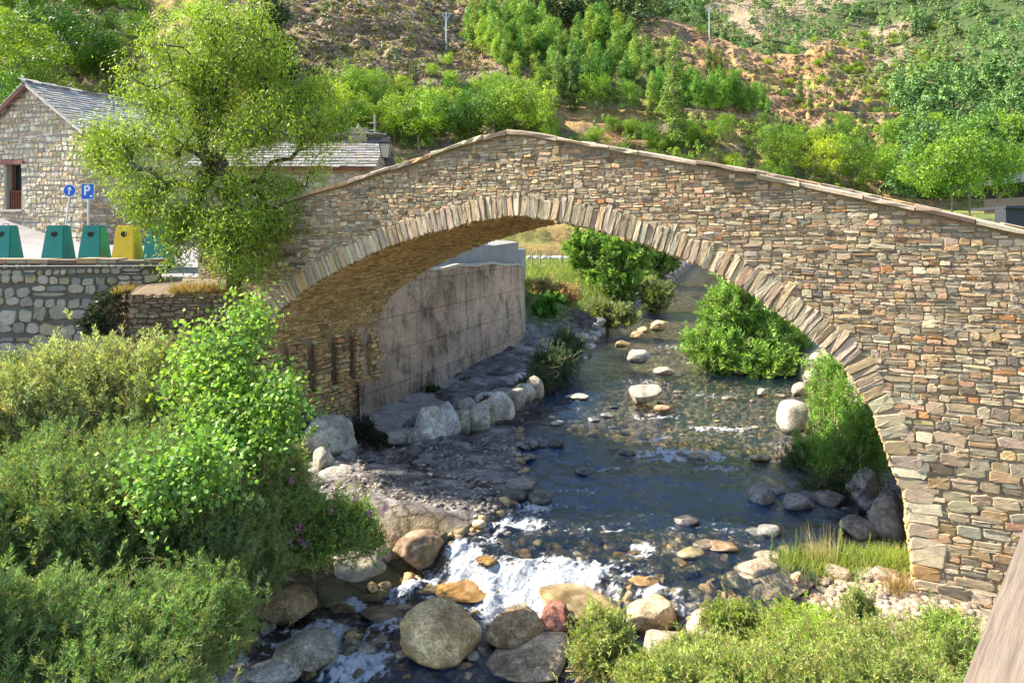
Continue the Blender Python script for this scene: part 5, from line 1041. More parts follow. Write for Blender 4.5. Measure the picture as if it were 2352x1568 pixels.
PR = {('broad',i): proto_tree('broad', 300+i, [G1,G2,G1,G2][i]) for i in range(4)}
PR.update({('poplar',i): proto_tree('poplar', 320+i, [(.22,.38,.06),(.26,.41,.06),(.18,.34,.06)][i]) for i in range(3)})
PR.update({('lombardy',i): proto_tree('lombardy', 340+i, (.19,.27,.08)) for i in range(2)}); PR.update({('dome',i): proto_tree('dome', 350+i, [G1,G2,G1][i]) for i in range(3)})
rngT = np.random.default_rng(77); TN_ = {'broad':('broadleaf_tree','tree'),'poplar':('poplar_tree','tree'),'lombardy':('lombardy_poplar','tree'),'dome':('bushy_tree','tree')}
def tree(kind, px, pyb, h, label, w=1.0, tint=(1,1,1), Y=None, group=None, v=None):
    """px,pyb: where its foot shows; h its height there"""
    if Y is None:
        p = hit(px, pyb)
        if p is None: return
        Y = p.y; z = p.z
    else: z = zpy(pyb, Y)
    X = (px-CX)/F*Y; H = h/F*Y; nv = {'broad':4,'poplar':3,'lombardy':2,'dome':3}[kind]; v = int(rngT.integers(nv)) if v is None else v
    e = empty(TN_[kind][0], (X,Y,z), label, 'tree', group); e.scale = (H*w,H*w,H); e.rotation_euler = (0,0,rngT.uniform(0,6.28))
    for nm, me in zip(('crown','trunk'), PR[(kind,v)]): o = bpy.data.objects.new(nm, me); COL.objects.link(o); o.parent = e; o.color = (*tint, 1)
    return e
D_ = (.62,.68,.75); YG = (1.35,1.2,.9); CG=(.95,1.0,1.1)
# left, behind the barn
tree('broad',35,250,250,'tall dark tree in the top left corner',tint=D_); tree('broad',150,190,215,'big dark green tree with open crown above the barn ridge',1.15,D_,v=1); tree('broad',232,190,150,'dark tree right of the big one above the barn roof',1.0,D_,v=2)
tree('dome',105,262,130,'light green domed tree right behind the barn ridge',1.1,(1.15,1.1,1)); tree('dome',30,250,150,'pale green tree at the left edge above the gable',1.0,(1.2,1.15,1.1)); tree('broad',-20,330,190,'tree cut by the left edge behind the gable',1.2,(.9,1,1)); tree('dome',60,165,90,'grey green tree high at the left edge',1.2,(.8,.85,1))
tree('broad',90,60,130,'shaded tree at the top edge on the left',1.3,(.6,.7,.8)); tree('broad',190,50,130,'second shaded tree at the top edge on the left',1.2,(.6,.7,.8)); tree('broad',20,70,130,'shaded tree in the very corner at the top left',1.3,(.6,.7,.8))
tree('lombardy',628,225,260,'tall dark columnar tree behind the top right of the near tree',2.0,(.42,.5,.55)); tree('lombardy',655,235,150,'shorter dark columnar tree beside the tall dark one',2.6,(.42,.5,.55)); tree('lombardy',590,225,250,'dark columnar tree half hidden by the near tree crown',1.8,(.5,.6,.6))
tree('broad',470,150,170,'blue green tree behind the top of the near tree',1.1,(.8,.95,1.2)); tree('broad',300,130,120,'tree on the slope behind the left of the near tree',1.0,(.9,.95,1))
for px, pb, h, w, tn, lb in [(730,250,90,1.2,CG,'round tree right of the dark columnar trees'),(800,240,100,1.3,CG,'grey green tree over the low house, upper one'),(862,240,90,1.2,CG,'round tree above the street lamp, at the foot of the rocky spur'),(690,330,150,1.2,YG,'yellow green tree behind the near tree, right side'),(748,330,150,1.1,YG,'yellow green tree above the low house roof'),
    (805,340,125,1.0,(1.2,1.15,1),'bright tree behind the chimney of the low house'),(905,335,140,1.0,(1.2,1.15,1),'light tree right of the lamp with trunk showing'),(962,350,165,1.1,(1.1,1.1,1),'full green tree behind the left slope of the parapet'),(1030,330,120,1.1,(.9,1,1),'dark footed tree left of the bridge crown'),(1075,340,125,1.0,CG,'greyish green tree just left of the bridge crown'),
    (1125,335,150,1.15,(1,1,1),'full tree above the pointed crown of the bridge'),(1175,330,165,1.0,CG,'tall grey green tree above the bridge crown'),(1225,325,140,1.0,(1,1.05,1),'green tree just right of the bridge crown'),(1262,350,95,.9,(1.2,1.15,1),'small light tree right of the bridge crown'),(1330,340,50,1.0,(1.1,1.1,1),'small rounded tree by the bridge parapet'),
    (880,300,110,1.1,(1.1,1.1,1),'tree between the lamp and the spur'),(1000,280,90,1.2,(1,1,1),'tree at the foot of the spur, above the left parapet'),(1090,270,80,1.3,(1,1.05,1),'tree below the pine covered edge of the spur'),(1160,262,100,1.1,(1,1,1),'tree in the dip between the two spurs'),
    (1375,262,100,1.05,(1.05,1.1,1),'round light tree above the retaining terrace, left one'),(1447,265,92,1.0,(1.2,1.2,1),'round light tree above the retaining terrace, right one'),(1405,258,70,1.2,D_,'dark round tree between the two light ones on the terrace'),(1325,255,85,1.0,D_,'dark tree left of the two round light ones'),
    (1665,330,75,.9,(1.25,1.15,1),'bright single tree below the small poplar wood'),(1600,345,55,1.2,D_,'dark green bushy tree left of the single bright tree'),(1490,340,70,1.1,(1.1,1.1,1),'light green tree left of the tall column poplar'),(1515,350,60,1.1,(1,1,1),'green tree at the foot of the tall column poplar'),(1370,330,55,.8,(1.1,1.1,1),'small pointed light tree above the bridge'),
    (1765,380,110,1.1,(1,1,1),'green tree over the right slope of the parapet'),(1815,400,115,1.0,(1.1,1.1,1),'green tree next down the parapet'),(1870,350,65,1.1,(1.1,1.05,1),'pale green tree on the scree'),(1900,425,125,1.05,(1.25,1.15,1),'yellow green tree half way down the right parapet'),(1960,440,140,1.0,(1.2,1.1,1),'taller yellow green tree beyond the right parapet'),
    (2020,450,115,1.1,(1.15,1.1,1),'bushy tree left of the dark rock outcrop'),(2085,465,105,1.2,(1,1.05,1),'bushy tree below the dark rock outcrop'),(2040,395,70,1.2,(1.1,1.1,1),'light tree in front of the terraces'),(1935,335,80,1.0,(1.05,1.1,1),'pale tree beside the scree'),(2150,480,130,1.1,(.9,.95,.95),'dark green tree left of the tallest right hand tree'),
    (2310,480,150,1.1,(1,1.05,1),'green tree at the right edge behind the shed'),(2345,440,120,1.0,(1.2,1.15,1),'light tree at the right edge beside the brown house'),(2270,330,90,1.0,(.9,1,1.05),'tree behind the top of the tallest right hand tree'),(2140,330,80,1.2,(1,1.1,1),'tree below the end of the terraces'),(2335,350,110,1.0,(1,1.1,1.05),'tree above the brown house at the right edge')]:
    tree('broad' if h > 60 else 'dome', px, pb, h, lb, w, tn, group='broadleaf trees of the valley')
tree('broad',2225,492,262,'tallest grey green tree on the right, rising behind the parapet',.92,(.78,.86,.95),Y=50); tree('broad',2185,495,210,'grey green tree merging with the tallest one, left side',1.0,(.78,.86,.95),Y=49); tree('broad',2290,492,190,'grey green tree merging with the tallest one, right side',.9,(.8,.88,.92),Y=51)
tree('lombardy',1549,352,262,'tallest column poplar standing alone behind the parapet',1.5,(1.35,1.3,1.1)); tree('lombardy',1318,262,160,'slim column poplar above the crown, right one',1.3,(.8,.9,1)); tree('lombardy',1281,250,130,'slim column poplar above the crown, left one',1.3,(.85,.95,1)); tree('lombardy',1522,200,110,'slim pale poplar left of the tallest one',1.2,(1.1,1.05,1)); tree('lombardy',1496,280,110,'yellow green column poplar by the small wood',1.2,(1.3,1.2,.8))
tree('lombardy',1628,175,80,'pale poplar over the small wood, left one',1.6,(1.2,1.05,1.1)); tree('lombardy',1642,178,72,'pale poplar over the small wood, middle one',1.6,(1.2,1.05,1.1)); tree('lombardy',1655,180,60,'pale poplar over the small wood, right one',1.6,(1.2,1.05,1.1)); tree('lombardy',1838,240,70,'column poplar on the rocks',1.5,(1,1.1,1)); tree('lombardy',1862,265,62,'second column poplar on the rocks',1.6,(1,1.1,1))
tree('lombardy',2205,330,60,'dark column tree among the right hand woods',1.5,(.6,.75,.8))
# small trees dotted over the slopes
for box, n, hr, lb, tn, gp in [((1480,60,2180,330),70,(10,26),'small green tree on the brown terraced spur',(1.15,1.15,1),'small trees on the terraced spur'),((560,150,1200,300),34,(30,62),'green tree at the foot of the rocky spur',(1.05,1.1,1),'trees at the foot of the rocky spur'),((1780,90,2190,260),60,(12,24),'pale green bush on the far terraces',(1.3,1.25,1),'bushes on the far terraces'),((0,0,330,190),26,(60,120),'dark green tree on the slope behind the barn',(.8,.95,1),'trees on the slope behind the barn'),((1250,300,2150,420),40,(30,66),'leafy tree at the foot of the slope behind the right parapet',(1.1,1.12,1),'trees at the foot of the slope')]:
    for _ in range(n):
        tree(['broad','dome'][int(rngT.random() < .4)], rngT.uniform(box[0],box[2]), rngT.uniform(box[1],box[3]), rngT.uniform(*hr), lb, rngT.uniform(.8,1.3), tuple(t*rngT.uniform(.85,1.15) for t in tn), group=gp)
# the two poplar plantations
n_ = 0
for i in range(400):
    px = rngT.uniform(1075, 1500); lo = np.interp(px, [1075,1160,1250,1350,1500],[110,200,262,235,215]); up_ = np.interp(px, [1075,1200,1400,1500],[70,85,90,95]); py = rngT.uniform(up_, lo)
    if n_ >= 120: break
    if px > 1430 and py < 130: continue
    tree('poplar', px, py, rngT.uniform(74,104), 'light green poplar in the wood climbing between the two spurs', rngT.uniform(1.0,1.35), (rngT.uniform(.9,1.15), rngT.uniform(.9,1.08), 1.0), group='poplars of the wood between the spurs'); n_ += 1
for i in range(46):
    px = 1500 + i*5.8 + rngT.normal(0,3); py = np.interp(px,[1500,1570,1770],[250,254,272]) + rngT.uniform(-18,3); tree('poplar', px, py, rngT.uniform(70,100)*(1 if px<1700 else .72), 'slim poplar of the small plantation beside the tallest column poplar', 1.0, (1.05,1.1,1.0), group='poplars of the small plantation')
# fence of the plantation
pf = empty('plantation_fence', (0,0,0), 'pale wooden rail fence at the foot of the small poplar plantation', 'fence'); prev = None; ps = []
for px in range(1560, 1771, 14):
    q = hit(px, np.interp(px,[1560,1770],[262,282]))
    if q: ps.append(q)
pf.location = ps[0]
mb = MB()
for q in ps: mb.tube([(q.x,q.y,q.z-.3),(q.x,q.y,q.z+1.1)],.06,5)
mb.build('post', mat=M_WOOD, parent=pf)['kind'] = 'stuff'
mb = MB(); mb.tube([(q.x,q.y,q.z+.95) for q in ps],.05,5); mb.build('rail', mat=M_WOOD, parent=pf)
# scattered scrub and the far wood: one object each
def scatter_wood(name, pts, hs, cols, nl, ls, label, cat, rng, shape=(.42,.42,.5)):
    n = len(pts); N = n*nl; i = np.repeat(np.arange(n), nl); B = 5; bo = rng.normal(0, 1, (n, B, 3))*np.array([.20,.20,.22]); bi = rng.integers(0, B, N); c = np.array([0,0,.5]) + bo[i, bi]*(1.0-.5*np.abs(bo[i,bi][:,2:3])); d = unit(rng.normal(0,1,(N,3))); d[:,2] = np.where(d[:,2] < -.4, -d[:,2], d[:,2])
    taper = np.clip(1.1-(c[:,2:3]+d[:,2:3]*.2), .25, 1); Pn = c*np.array([1,1,1]) + d*np.array([.26,.26,.24])*np.concatenate([taper,taper,taper*0+1],1); h = hs[i][:,None]; Pn = pts[i] + Pn*h*np.array([shape[0]*2,shape[1]*2,1])
    N_ = unit(d+rng.normal(0,.35,(N,3))+np.array([-.15,0,.45])); l_ = ls*hs[i]*rng.uniform(.6,1.4,N); V,Q = leaf_quads(Pn, np.cross(N_, rng.normal(0,1,(N,3))), l_, l_*.8, rng, N_)
    return ns(mk(name, V, Q, mat=M_FAR, col=leaf_cols(N, cols[i], rng, .18, .06)), label, cat, kind='stuff')
rng = np.random.default_rng(88)
nx_ = FX.shape[1]; n = 7000; ii = (rng.random(n)**.85*.62*150).astype(int); jj = rng.integers(0, nx_-1, n); pts_ = np.stack([FX[ii,jj], FY[ii,jj], FZ[ii,jj]], -1) + rng.normal(0, 1.6, (n,3))*np.array([1,1,0]); 
den = fbm(pts_[:,0]*.03, pts_[:,1]*.03, pts_[:,2]*.03, 99, 5); k = (rng.random(n) > ss(.58,.68,den)*.7); pts_ = pts_[k]; pyy = CY - pts_[:,2]/pts_[:,1]*F; pxx = CX + pts_[:,0]/pts_[:,1]*F; k = (pxx > 1000)&(pxx < 2500)&(pyy > -80); pts_ = pts_[k]
hs_ = rng.uniform(4.2, 8, len(pts_))*np.clip(pts_[:,1]/300, .75, 1.6); cc = np.array([(.14,.28,.09),(.20,.35,.10),(.10,.21,.08),(.23,.30,.10),(.16,.23,.08)])[rng.integers(0,5,len(pts_))]
scatter_wood('far_wood', pts_-np.array([0,0,.6]), hs_, cc, 180, .085, 'mixed green wood covering the far mountain on the right', 'wood', rng)
def scrub(n, box, hr, name, label, cols, nl=60, seed=1, dens=None):
    rg = np.random.default_rng(seed); P_ = []
    for _ in range(n):
        px, py = rg.uniform(box[0], box[2]), rg.uniform(box[1], box[3]); q = hit(px, py)
        if q and q.y > 40 and (dens is None or dens(px, py, rg)): P_.append(q[:])
    P_ = np.array(P_); h = rg.uniform(hr[0], hr[1], len(P_))*np.clip(P_[:,1]/130, .5, 1.6); c = np.array(cols)[rg.integers(0,len(cols),len(P_))]; return scatter_wood(name, P_-np.array([0,0,.25]), h, c, int(nl*(3.6 if hr[1] > 3.4 else 1.6)), .13 if hr[1] <= 3.4 else .062, label, 'shrubs', rg, (.62,.62,.5))
SG = [(.12,.17,.045),(.16,.19,.06),(.09,.13,.04),(.20,.19,.07)]
scrub(420, (480,0,1240,300), (.9,2.6), 'hillside_scrub', 'low shrubs scattered over the rocky spur', SG, 60, 5)
scrub(420, (1440,30,2250,470), (.7,2.0), 'hillside_scrub', 'low shrubs scattered over the brown terraced spur', SG, 60, 6, lambda px,py,rg: rg.random() < .35 + .6*(px > 1840)*(py > 90)*(py < 260))
scrub(260, (1240,300,2200,470), (1.8,4.2), 'riverside_scrub', 'green undergrowth behind the right parapet', [G1,G2,(.13,.19,.05)], 130, 7)
scrub(260, (640,230,1240,350), (1.8,4.0), 'riverside_scrub', 'green undergrowth behind the left parapet', [G1,G2,(.15,.2,.05)], 130, 8)
scrub(120, (130,120,330,285), (1.5,3.5), 'slope_scrub', 'olive shrubs on the bright slope behind the barn', [(.20,.24,.05),(.17,.22,.05)], 100, 9)
scrub(160, (1200,0,1480,70), (4,8), 'ridge_wood', 'wood along the ridge above the poplars', [(.08,.13,.045),(.14,.17,.05)], 110, 10)
scrub(200, (2060,200,2352,470), (3.5,7), 'ridge_wood', 'green wood filling the valley on the right', [(.14,.26,.07),(.18,.31,.08),(.10,.20,.06)], 130, 12)

# scree and tussocks give the slopes their grain
def slope_bits(name, box, n, kind, label, cat, cols, s0, s1, seed):
    rg = np.random.default_rng(seed); P_ = []
    while len(P_) < n:
        px, py = rg.uniform(box[0], box[2]), rg.uniform(box[1], box[3]); q = hit(px, py)
        if q and q.y > 62: P_.append(q[:])
    P_ = np.array(P_); c = np.array(cols)[rg.integers(0, len(cols), n)]*(1+rg.normal(0,.15,(n,1))); s = rg.uniform(s0, s1, n)**1.0*np.clip(P_[:,1]/150, .6, 1.5)
    if kind == 'rock':
        V0, T0 = ICO[2]; V = V0[None]*(1+rg.normal(0,.22,(n,len(V0),1)))*np.stack([s,s*.8,s*.6],-1)[:,None]*rg.uniform(.6,1.3,(n,1,3)) + P_[:,None]; T_ = T0[None]+(np.arange(n)*len(V0))[:,None,None]
        return ns(mk(name, V.reshape(-1,3), tris=T_.reshape(-1,3), mat=M_ROCK, col=np.repeat(c, len(V0), 0), smooth=False), label, cat, kind='stuff')
    m = 14; i = np.repeat(np.arange(n), m); Pn = P_[i] + rg.normal(0,.35,(n*m,3))*s[i][:,None]*np.array([1.5,1,.1]); D2 = np.array([0,0,1.])+rg.normal(0,.5,(n*m,3)); V,Q = leaf_quads(Pn, D2, s[i]*rg.uniform(.5,1.2,n*m), s[i]*.3, rg)
    return ns(mk(name, V, Q, mat=M_FAR, col=leaf_cols(n*m, c[i], rg, .15, .05)), label, cat, kind='stuff')
RC = [(.24,.19,.15),(.32,.25,.19),(.16,.13,.11),(.38,.29,.20)]
slope_bits('scree', (620,0,1260,290), 1900, 'rock', 'grey brown scree and rock outcrops over the rocky spur', 'scree', [(.26,.19,.14),(.34,.25,.18),(.19,.145,.115),(.38,.28,.19)], .2, .95, 501)
slope_bits('scree', (1450,60,2200,430), 1500, 'rock', 'brown stones and ledges over the terraced spur', 'scree', [(.30,.20,.13),(.36,.25,.16),(.22,.16,.11)], .15, .6, 502)
slope_bits('hill_grass', (560,0,1260,330), 2600, 'grass', 'dry yellow grass tussocks on the rocky spur', 'grass', [(.40,.29,.12),(.34,.27,.11),(.26,.25,.08)], .3, .7, 503)
slope_bits('hill_grass', (1400,40,2220,440), 1800, 'grass', 'dry yellow grass tussocks on the terraced spur', 'grass', [(.38,.29,.12),(.30,.25,.10),(.22,.24,.07),(.42,.33,.14)], .25, .55, 504)
# --- shrubs made of shoots with leaves
def shrub(name, blobs, ground, nsh, nlf, lf, base, rng, label, cat, up=.5, spread=.5, shoot=.55, stemc=(.28,.22,.12), asp=.2, trans=None, droop=0., mat=None, jc=.22, stems=12, tipc=None):
    """blobs in world; shoots start inside and lean out and up; leaves sit along the shoots"""
    B = np.array(blobs, float); e = empty(name, (float(B[0,0]), float(B[0,1]), ground), label, cat); sub = []
    for b in B:
        for _ in range(5): dv = unit(rng.normal(0,1,3)); dv[2] = abs(dv[2])*.8; f_ = rng.uniform(.22,.42); sub.append((*(b[:3]+dv*b[3:6]*.85), *(b[3:6]*f_)))
    tip, d, r = in_blobs(np.concatenate([B, np.array(sub)]), nsh, rng, .33); nz_ = fbm(tip[:,0]*2.2/shoot*.5, tip[:,1]*2.2/shoot*.5, tip[:,2]*2.2/shoot*.5, 77, 3); keep_ = nz_ > .36; tip, d = tip[keep_], d[keep_]; tip = tip + d*(rng.exponential(.16,(len(tip),1)))*shoot + np.array([0,0,1.])*rng.exponential(.22,(len(tip),1))*shoot*up
    k = tip[:,2] > ground+.02; tip, d = tip[k], d[k]; nsh = len(tip)
    sd_ = unit(d*spread + np.array([0,0,up]) + rng.normal(0,.28,(nsh,3))); ln = shoot*rng.uniform(.55,1.25,nsh); st = tip - sd_*ln[:,None]
    i = np.repeat(np.arange(nsh), nlf); f = np.tile(np.linspace(.12,1,nlf), nsh) + rng.normal(0,.02,nsh*nlf); bend = (np.array([0,0,-.18])*shoot)[None]*(f**2)[:,None] if droop == 0 else (np.array([0,0,-droop])*ln[i][:,None]*(f**2)[:,None])
    Pl = st[i] + sd_[i]*(ln[i]*f)[:,None] + bend; side = unit(np.cross(sd_[i], rng.normal(0,1,(len(i),3)))); D_ = sd_[i]*.75 + side*.75 + np.array([0,0,-droop*1.2]); l_ = lf*rng.uniform(.6,1.3,len(i))*(1.12-.45*f); N_ = unit(np.cross(D_, side)+rng.normal(0,.5,D_.shape))
    V,Q = leaf_quads(Pl, D_, l_, l_*asp, rng, N_); sv = 1+rng.normal(0,jc,(nsh,1)); g = fbm(tip[:,0]*1.3,tip[:,1]*1.3,tip[:,2]*1.3,210,3)[:,None]; bc = np.array(base)[None]*sv*(.72+.6*g)
    if tipc is not None: m = (rng.random((nsh,1)) < .18); bc = np.where(m, np.array(tipc)[None], bc)
    C = leaf_cols(len(i), bc[i], rng, .14, .07); mk('foliage', V, Q, mat=mat or M_LEAF, parent=e, col=C)
    A = [st, st+sd_*ln[:,None]*.55+bend[nlf//2::nlf][:nsh]*.0]; Bq = [st+sd_*ln[:,None]*.55, st+sd_*ln[:,None]*.97+np.array([0,0,-.12*shoot])]
    root = np.array([B[:,0].mean(), B[:,1].mean(), ground-.1]); js = rng.choice(nsh, min(stems*6, nsh), replace=False); ro = np.array([[B[k_,0], B[k_,1], max(ground-.1, B[k_,2]-B[k_,5]*.9)] for k_ in rng.integers(0,len(B),len(js))]) + rng.normal(0,.12,(len(js),3))*np.array([1,1,0])
    A_ = np.concatenate(A+[ro]); B_ = np.concatenate(Bq+[st[js]]); ra = np.r_[np.full(nsh,.005),np.full(nsh,.004),np.full(len(js),.016)]*max(.6,shoot/.5); rb = np.r_[np.full(nsh,.004),np.full(nsh,.0015),np.full(len(js),.006)]*max(.6,shoot/.5)
    V,Q = tubes_np(A_, B_, ra, rb, 4); mk('stem', V, Q, mat=M_BARK, parent=e, col=np.tile(stemc,(len(V),1))); return e
def bl(px, py, rx, ry, Y, dz=0, dy=None): # blob: centre pixel, radii in pixels at depth Y
    return ((px-CX)/F*Y, Y, zpy(py, Y)+dz, rx*Y/F, (rx*Y/F*.8 if dy is None else dy), ry*Y/F)
rng = np.random.default_rng(101)
WIL = (.30,.36,.15); WIL2 = (.18,.28,.09)
# the big willow in the left foreground, as its separate bushes
shrub('willow_bush', [bl(130,950,170,170,12.6),bl(300,920,170,150,12.8),bl(40,1010,150,170,12.2),bl(430,960,120,140,12.8),bl(560,1060,110,120,12.6)], -5.4, 6200, 26, .10, (.36,.41,.165), rng, 'large grey green willow bush, upper back part below the retaining wall', 'willow', up=.8, spread=.45, shoot=.55, tipc=(.36,.34,.12))
shrub('willow_bush', [bl(90,1250,190,200,9.6),bl(280,1220,190,190,9.9),bl(-60,1300,160,200,9.2),bl(440,1180,150,140,10.4),bl(470,1290,120,130,10.0),bl(330,1080,160,110,10.9),bl(550,1170,90,80,11.2),bl(130,1090,170,110,10.6),bl(590,1280,60,90,10.6)], -6.0, 10500, 26, .085, WIL2, rng, 'dense dark green willow bush filling the left foreground', 'willow', up=.7, spread=.5, shoot=.45, tipc=(.27,.30,.09))
shrub('willow_bush', [bl(110,1480,210,170,7.6),bl(330,1470,190,150,7.9),bl(470,1400,120,130,8.6),bl(-80,1450,160,200,7.2),bl(230,1600,240,140,7.0)], -6.3, 7500, 26, .07, (.17,.28,.085), rng, 'nearest dark willow branches in the bottom left corner', 'willow', up=.6, spread=.55, shoot=.38, tipc=(.25,.30,.09))
shrub('willow_bush', [bl(620,1090,90,90,12.9),bl(660,1180,90,80,12.3),bl(560,1220,110,90,11.6),bl(545,1330,70,90,10.8)], -5.9, 3200, 24, .085, (.25,.36,.09), rng, 'lighter willow sprays reaching over the pale boulders', 'willow', up=.5, spread=.6, shoot=.5, tipc=(.33,.33,.12))
# poplar sapling with round bright leaves
def sapling(name, blobs, ground, nc, nl, ls, base, rng, label, cat, trunk, asp=.95, droop=.5, r_tip=.004, cl=.16, step=.25, barkc=(.32,.28,.2), mat=None):
    e = empty(name, trunk[0], label, cat); tg, d, r = in_blobs(blobs, nc*2, rng, .4); gk = fbm(tg[:,0]*2.0, tg[:,1]*2.0, tg[:,2]*2.0, 311, 3) > (.52 if nc > 500 else .42); tg = tg[gk][:nc]; nc = len(tg); P_,par,R,ends = grow(trunk, tg, rng, step, r_tip, up=.06, wig=.12)
    i = np.repeat(np.arange(nc), nl); c = P_[ends][i] + rng.normal(0, cl, (len(i),3)); D_ = rng.normal(0,1,(len(i),3)); D_[:,2] -= droop; N_ = rng.normal(0,1,(len(i),3)) + np.array([-.3,-.5,.6]); l_ = ls*rng.uniform(.6,1.25,len(i))
    V,Q = leaf_quads(c, D_, l_, l_*asp, rng, N_); B = np.array(base)[None]*(1+rng.normal(0,.22,(nc,1))); mk('crown', V, Q, mat=mat or M_LEAF, parent=e, col=leaf_cols(len(i), B[i], rng, .16, .07))
    V,Q = wood_mesh(P_, par, R, 0, 5); mk('trunk', V, Q, mat=M_BARK, parent=e, col=np.tile(barkc,(len(V),1))); return e
Yp = 12.0; POP = (.27,.42,.08)
sapling('poplar_sapling', [bl(570,740,60,70,12.4),bl(510,810,70,60,12.3),bl(450,800,40,60,12.3),bl(580,860,80,70,12.1),bl(640,900,50,70,12.2),bl(520,930,110,80,11.8),bl(430,880,70,50,12.0)], -5.4, 330, 15, .085, POP, rng, 'young poplar with bright round leaves rising in front of the arch springing', 'sapling', [Ppx(560,1250,12.9)[:],Ppx(555,1100,12.7)[:],Ppx(560,980,12.2)[:],Ppx(565,860,12.3)[:]], asp=.95)
sapling('poplar_sapling', [bl(640,930,55,80,11.5),bl(600,1000,90,60,11.3),bl(500,1010,80,60,11.2),bl(690,960,25,40,11.6)], -5.6, 150, 18, .08, (.22,.38,.07), rng, 'bright leaved poplar shoots leaning right over the pale boulders', 'sapling', [Ppx(600,1150,12.6)[:],Ppx(605,1080,12.0)[:],Ppx(610,1020,11.5)[:]])
sapling('poplar_sapling', [bl(400,1100,90,60,9.4),bl(460,1060,70,50,9.5),bl(350,1060,50,50,9.4),bl(560,1110,60,50,10.2)], -5.8, 120, 18, .075, (.22,.38,.08), rng, 'glossy poplar shoot in the middle of the willow foliage', 'sapling', [Ppx(425,1190,9.7)[:],Ppx(420,1140,9.5)[:],Ppx(420,1110,9.4)[:]])
# flowering shrub
fs = shrub('butterfly_bush', [bl(690,1190,90,60,12.3),bl(780,1190,90,55,12.5),bl(850,1225,50,35,12.6),bl(640,1180,70,70,12.1),bl(740,1235,110,30,12.1)], -5.95, 2800, 20, .07, (.24,.37,.08), rng, 'leafy shrub with small pink flowers beside the white fall', 'flowering shrub', up=.5, spread=.6, shoot=.4, asp=.3)
M_PINK = mat_plain('pink_petal', (.62,.14,.42), .6); M_SEED = mat_plain('dry_seedhead', (.55,.40,.25), .8)
for px, py in [(628,1243),(632,1232),(664,1240),(652,1251),(685,1210),(670,1105),(815,1147),(885,1165),(906,1222),(848,1180),(760,1170),(700,1250),(690,1240),(880,1175)]:
    Y = 11.5+rng.uniform(0,.25); P0 = np.array(Ppx(px,py,Y)[:]); n = 26; Pn = P0+rng.normal(0,.022,(n,3))*np.array([1,1,1.7]); V,Q = leaf_quads(Pn, rng.normal(0,1,(n,3)), np.full(n,.03), np.full(n,.02), rng); mk('flower', V, Q, mat=M_PINK, parent=fs, col=np.tile((1,1,1),(len(V),1)))
# the tree in front of the bridge
rng = np.random.default_rng(111); YT = 18.6
NT = [bl(400,90,70,90,YT+.5),bl(500,70,70,70,YT),bl(590,110,70,90,YT-.3),bl(450,190,90,80,YT-.4),bl(330,215,65,70,YT),bl(540,230,90,80,YT+.5),bl(640,200,60,70,YT+.4),bl(690,260,60,60,YT),bl(760,255,45,55,YT+.3),bl(400,300,90,60,YT-.8),bl(300,330,60,50,YT-.3),
      bl(245,350,50,50,YT+.3),bl(320,430,70,55,YT-.8),bl(235,390,35,25,YT),bl(500,350,90,60,YT-.9),bl(610,320,80,50,YT-.6),bl(700,330,50,50,YT),bl(440,420,80,40,YT-1.0),bl(560,420,70,45,YT-.8),bl(335,490,40,40,YT-.6),bl(660,430,50,45,YT-.7),bl(680,510,55,50,YT-.9),bl(420,520,70,60,YT-1),
      bl(520,500,60,50,YT-.9),bl(590,500,50,40,YT-.7),bl(395,590,45,45,YT-1.1),bl(460,600,50,50,YT-1.1),bl(530,590,40,40,YT-1.0),bl(350,140,45,60,YT),bl(455,20,50,50,YT+.2),bl(620,30,50,60,YT),bl(745,300,60,45,YT+.2),bl(700,380,70,50,YT-.2),bl(610,390,80,40,YT-.4),bl(380,180,110,90,YT-.5),bl(560,160,130,110,YT+.6),bl(660,270,90,70,YT-.6),bl(270,300,60,40,YT-.4),bl(340,380,90,50,YT-.2),bl(480,280,140,80,YT+.8),bl(720,200,50,50,YT),bl(620,470,90,60,YT-.5),bl(470,560,100,60,YT-1.0),bl(570,570,60,60,YT-1.1),bl(430,470,110,60,YT-.8),bl(650,520,70,60,YT-.8),bl(500,620,70,30,YT-1.1),bl(230,330,60,60,YT),bl(790,290,40,40,YT+.3),bl(520,590,60,50,YT-1.7),bl(560,520,50,60,YT-1.5),bl(490,530,50,60,YT-1.6),bl(600,610,50,30,YT-1.3)]
sapling('almond_tree', NT, -1.4, 2900, 30, .12, (.28,.385,.05), rng, 'tall light green tree with drooping narrow leaves growing at the left foot of the bridge', 'tree', [Ppx(535,662,YT-.9)[:],Ppx(540,610,YT-.9)[:],Ppx(532,560,YT-.8)[:],Ppx(525,500,YT-.7)[:],Ppx(530,430,YT-.6)[:],Ppx(500,360,YT-.5)[:]], asp=.24, droop=.9, r_tip=.0052, cl=.17, step=.3, barkc=(.10,.08,.06))
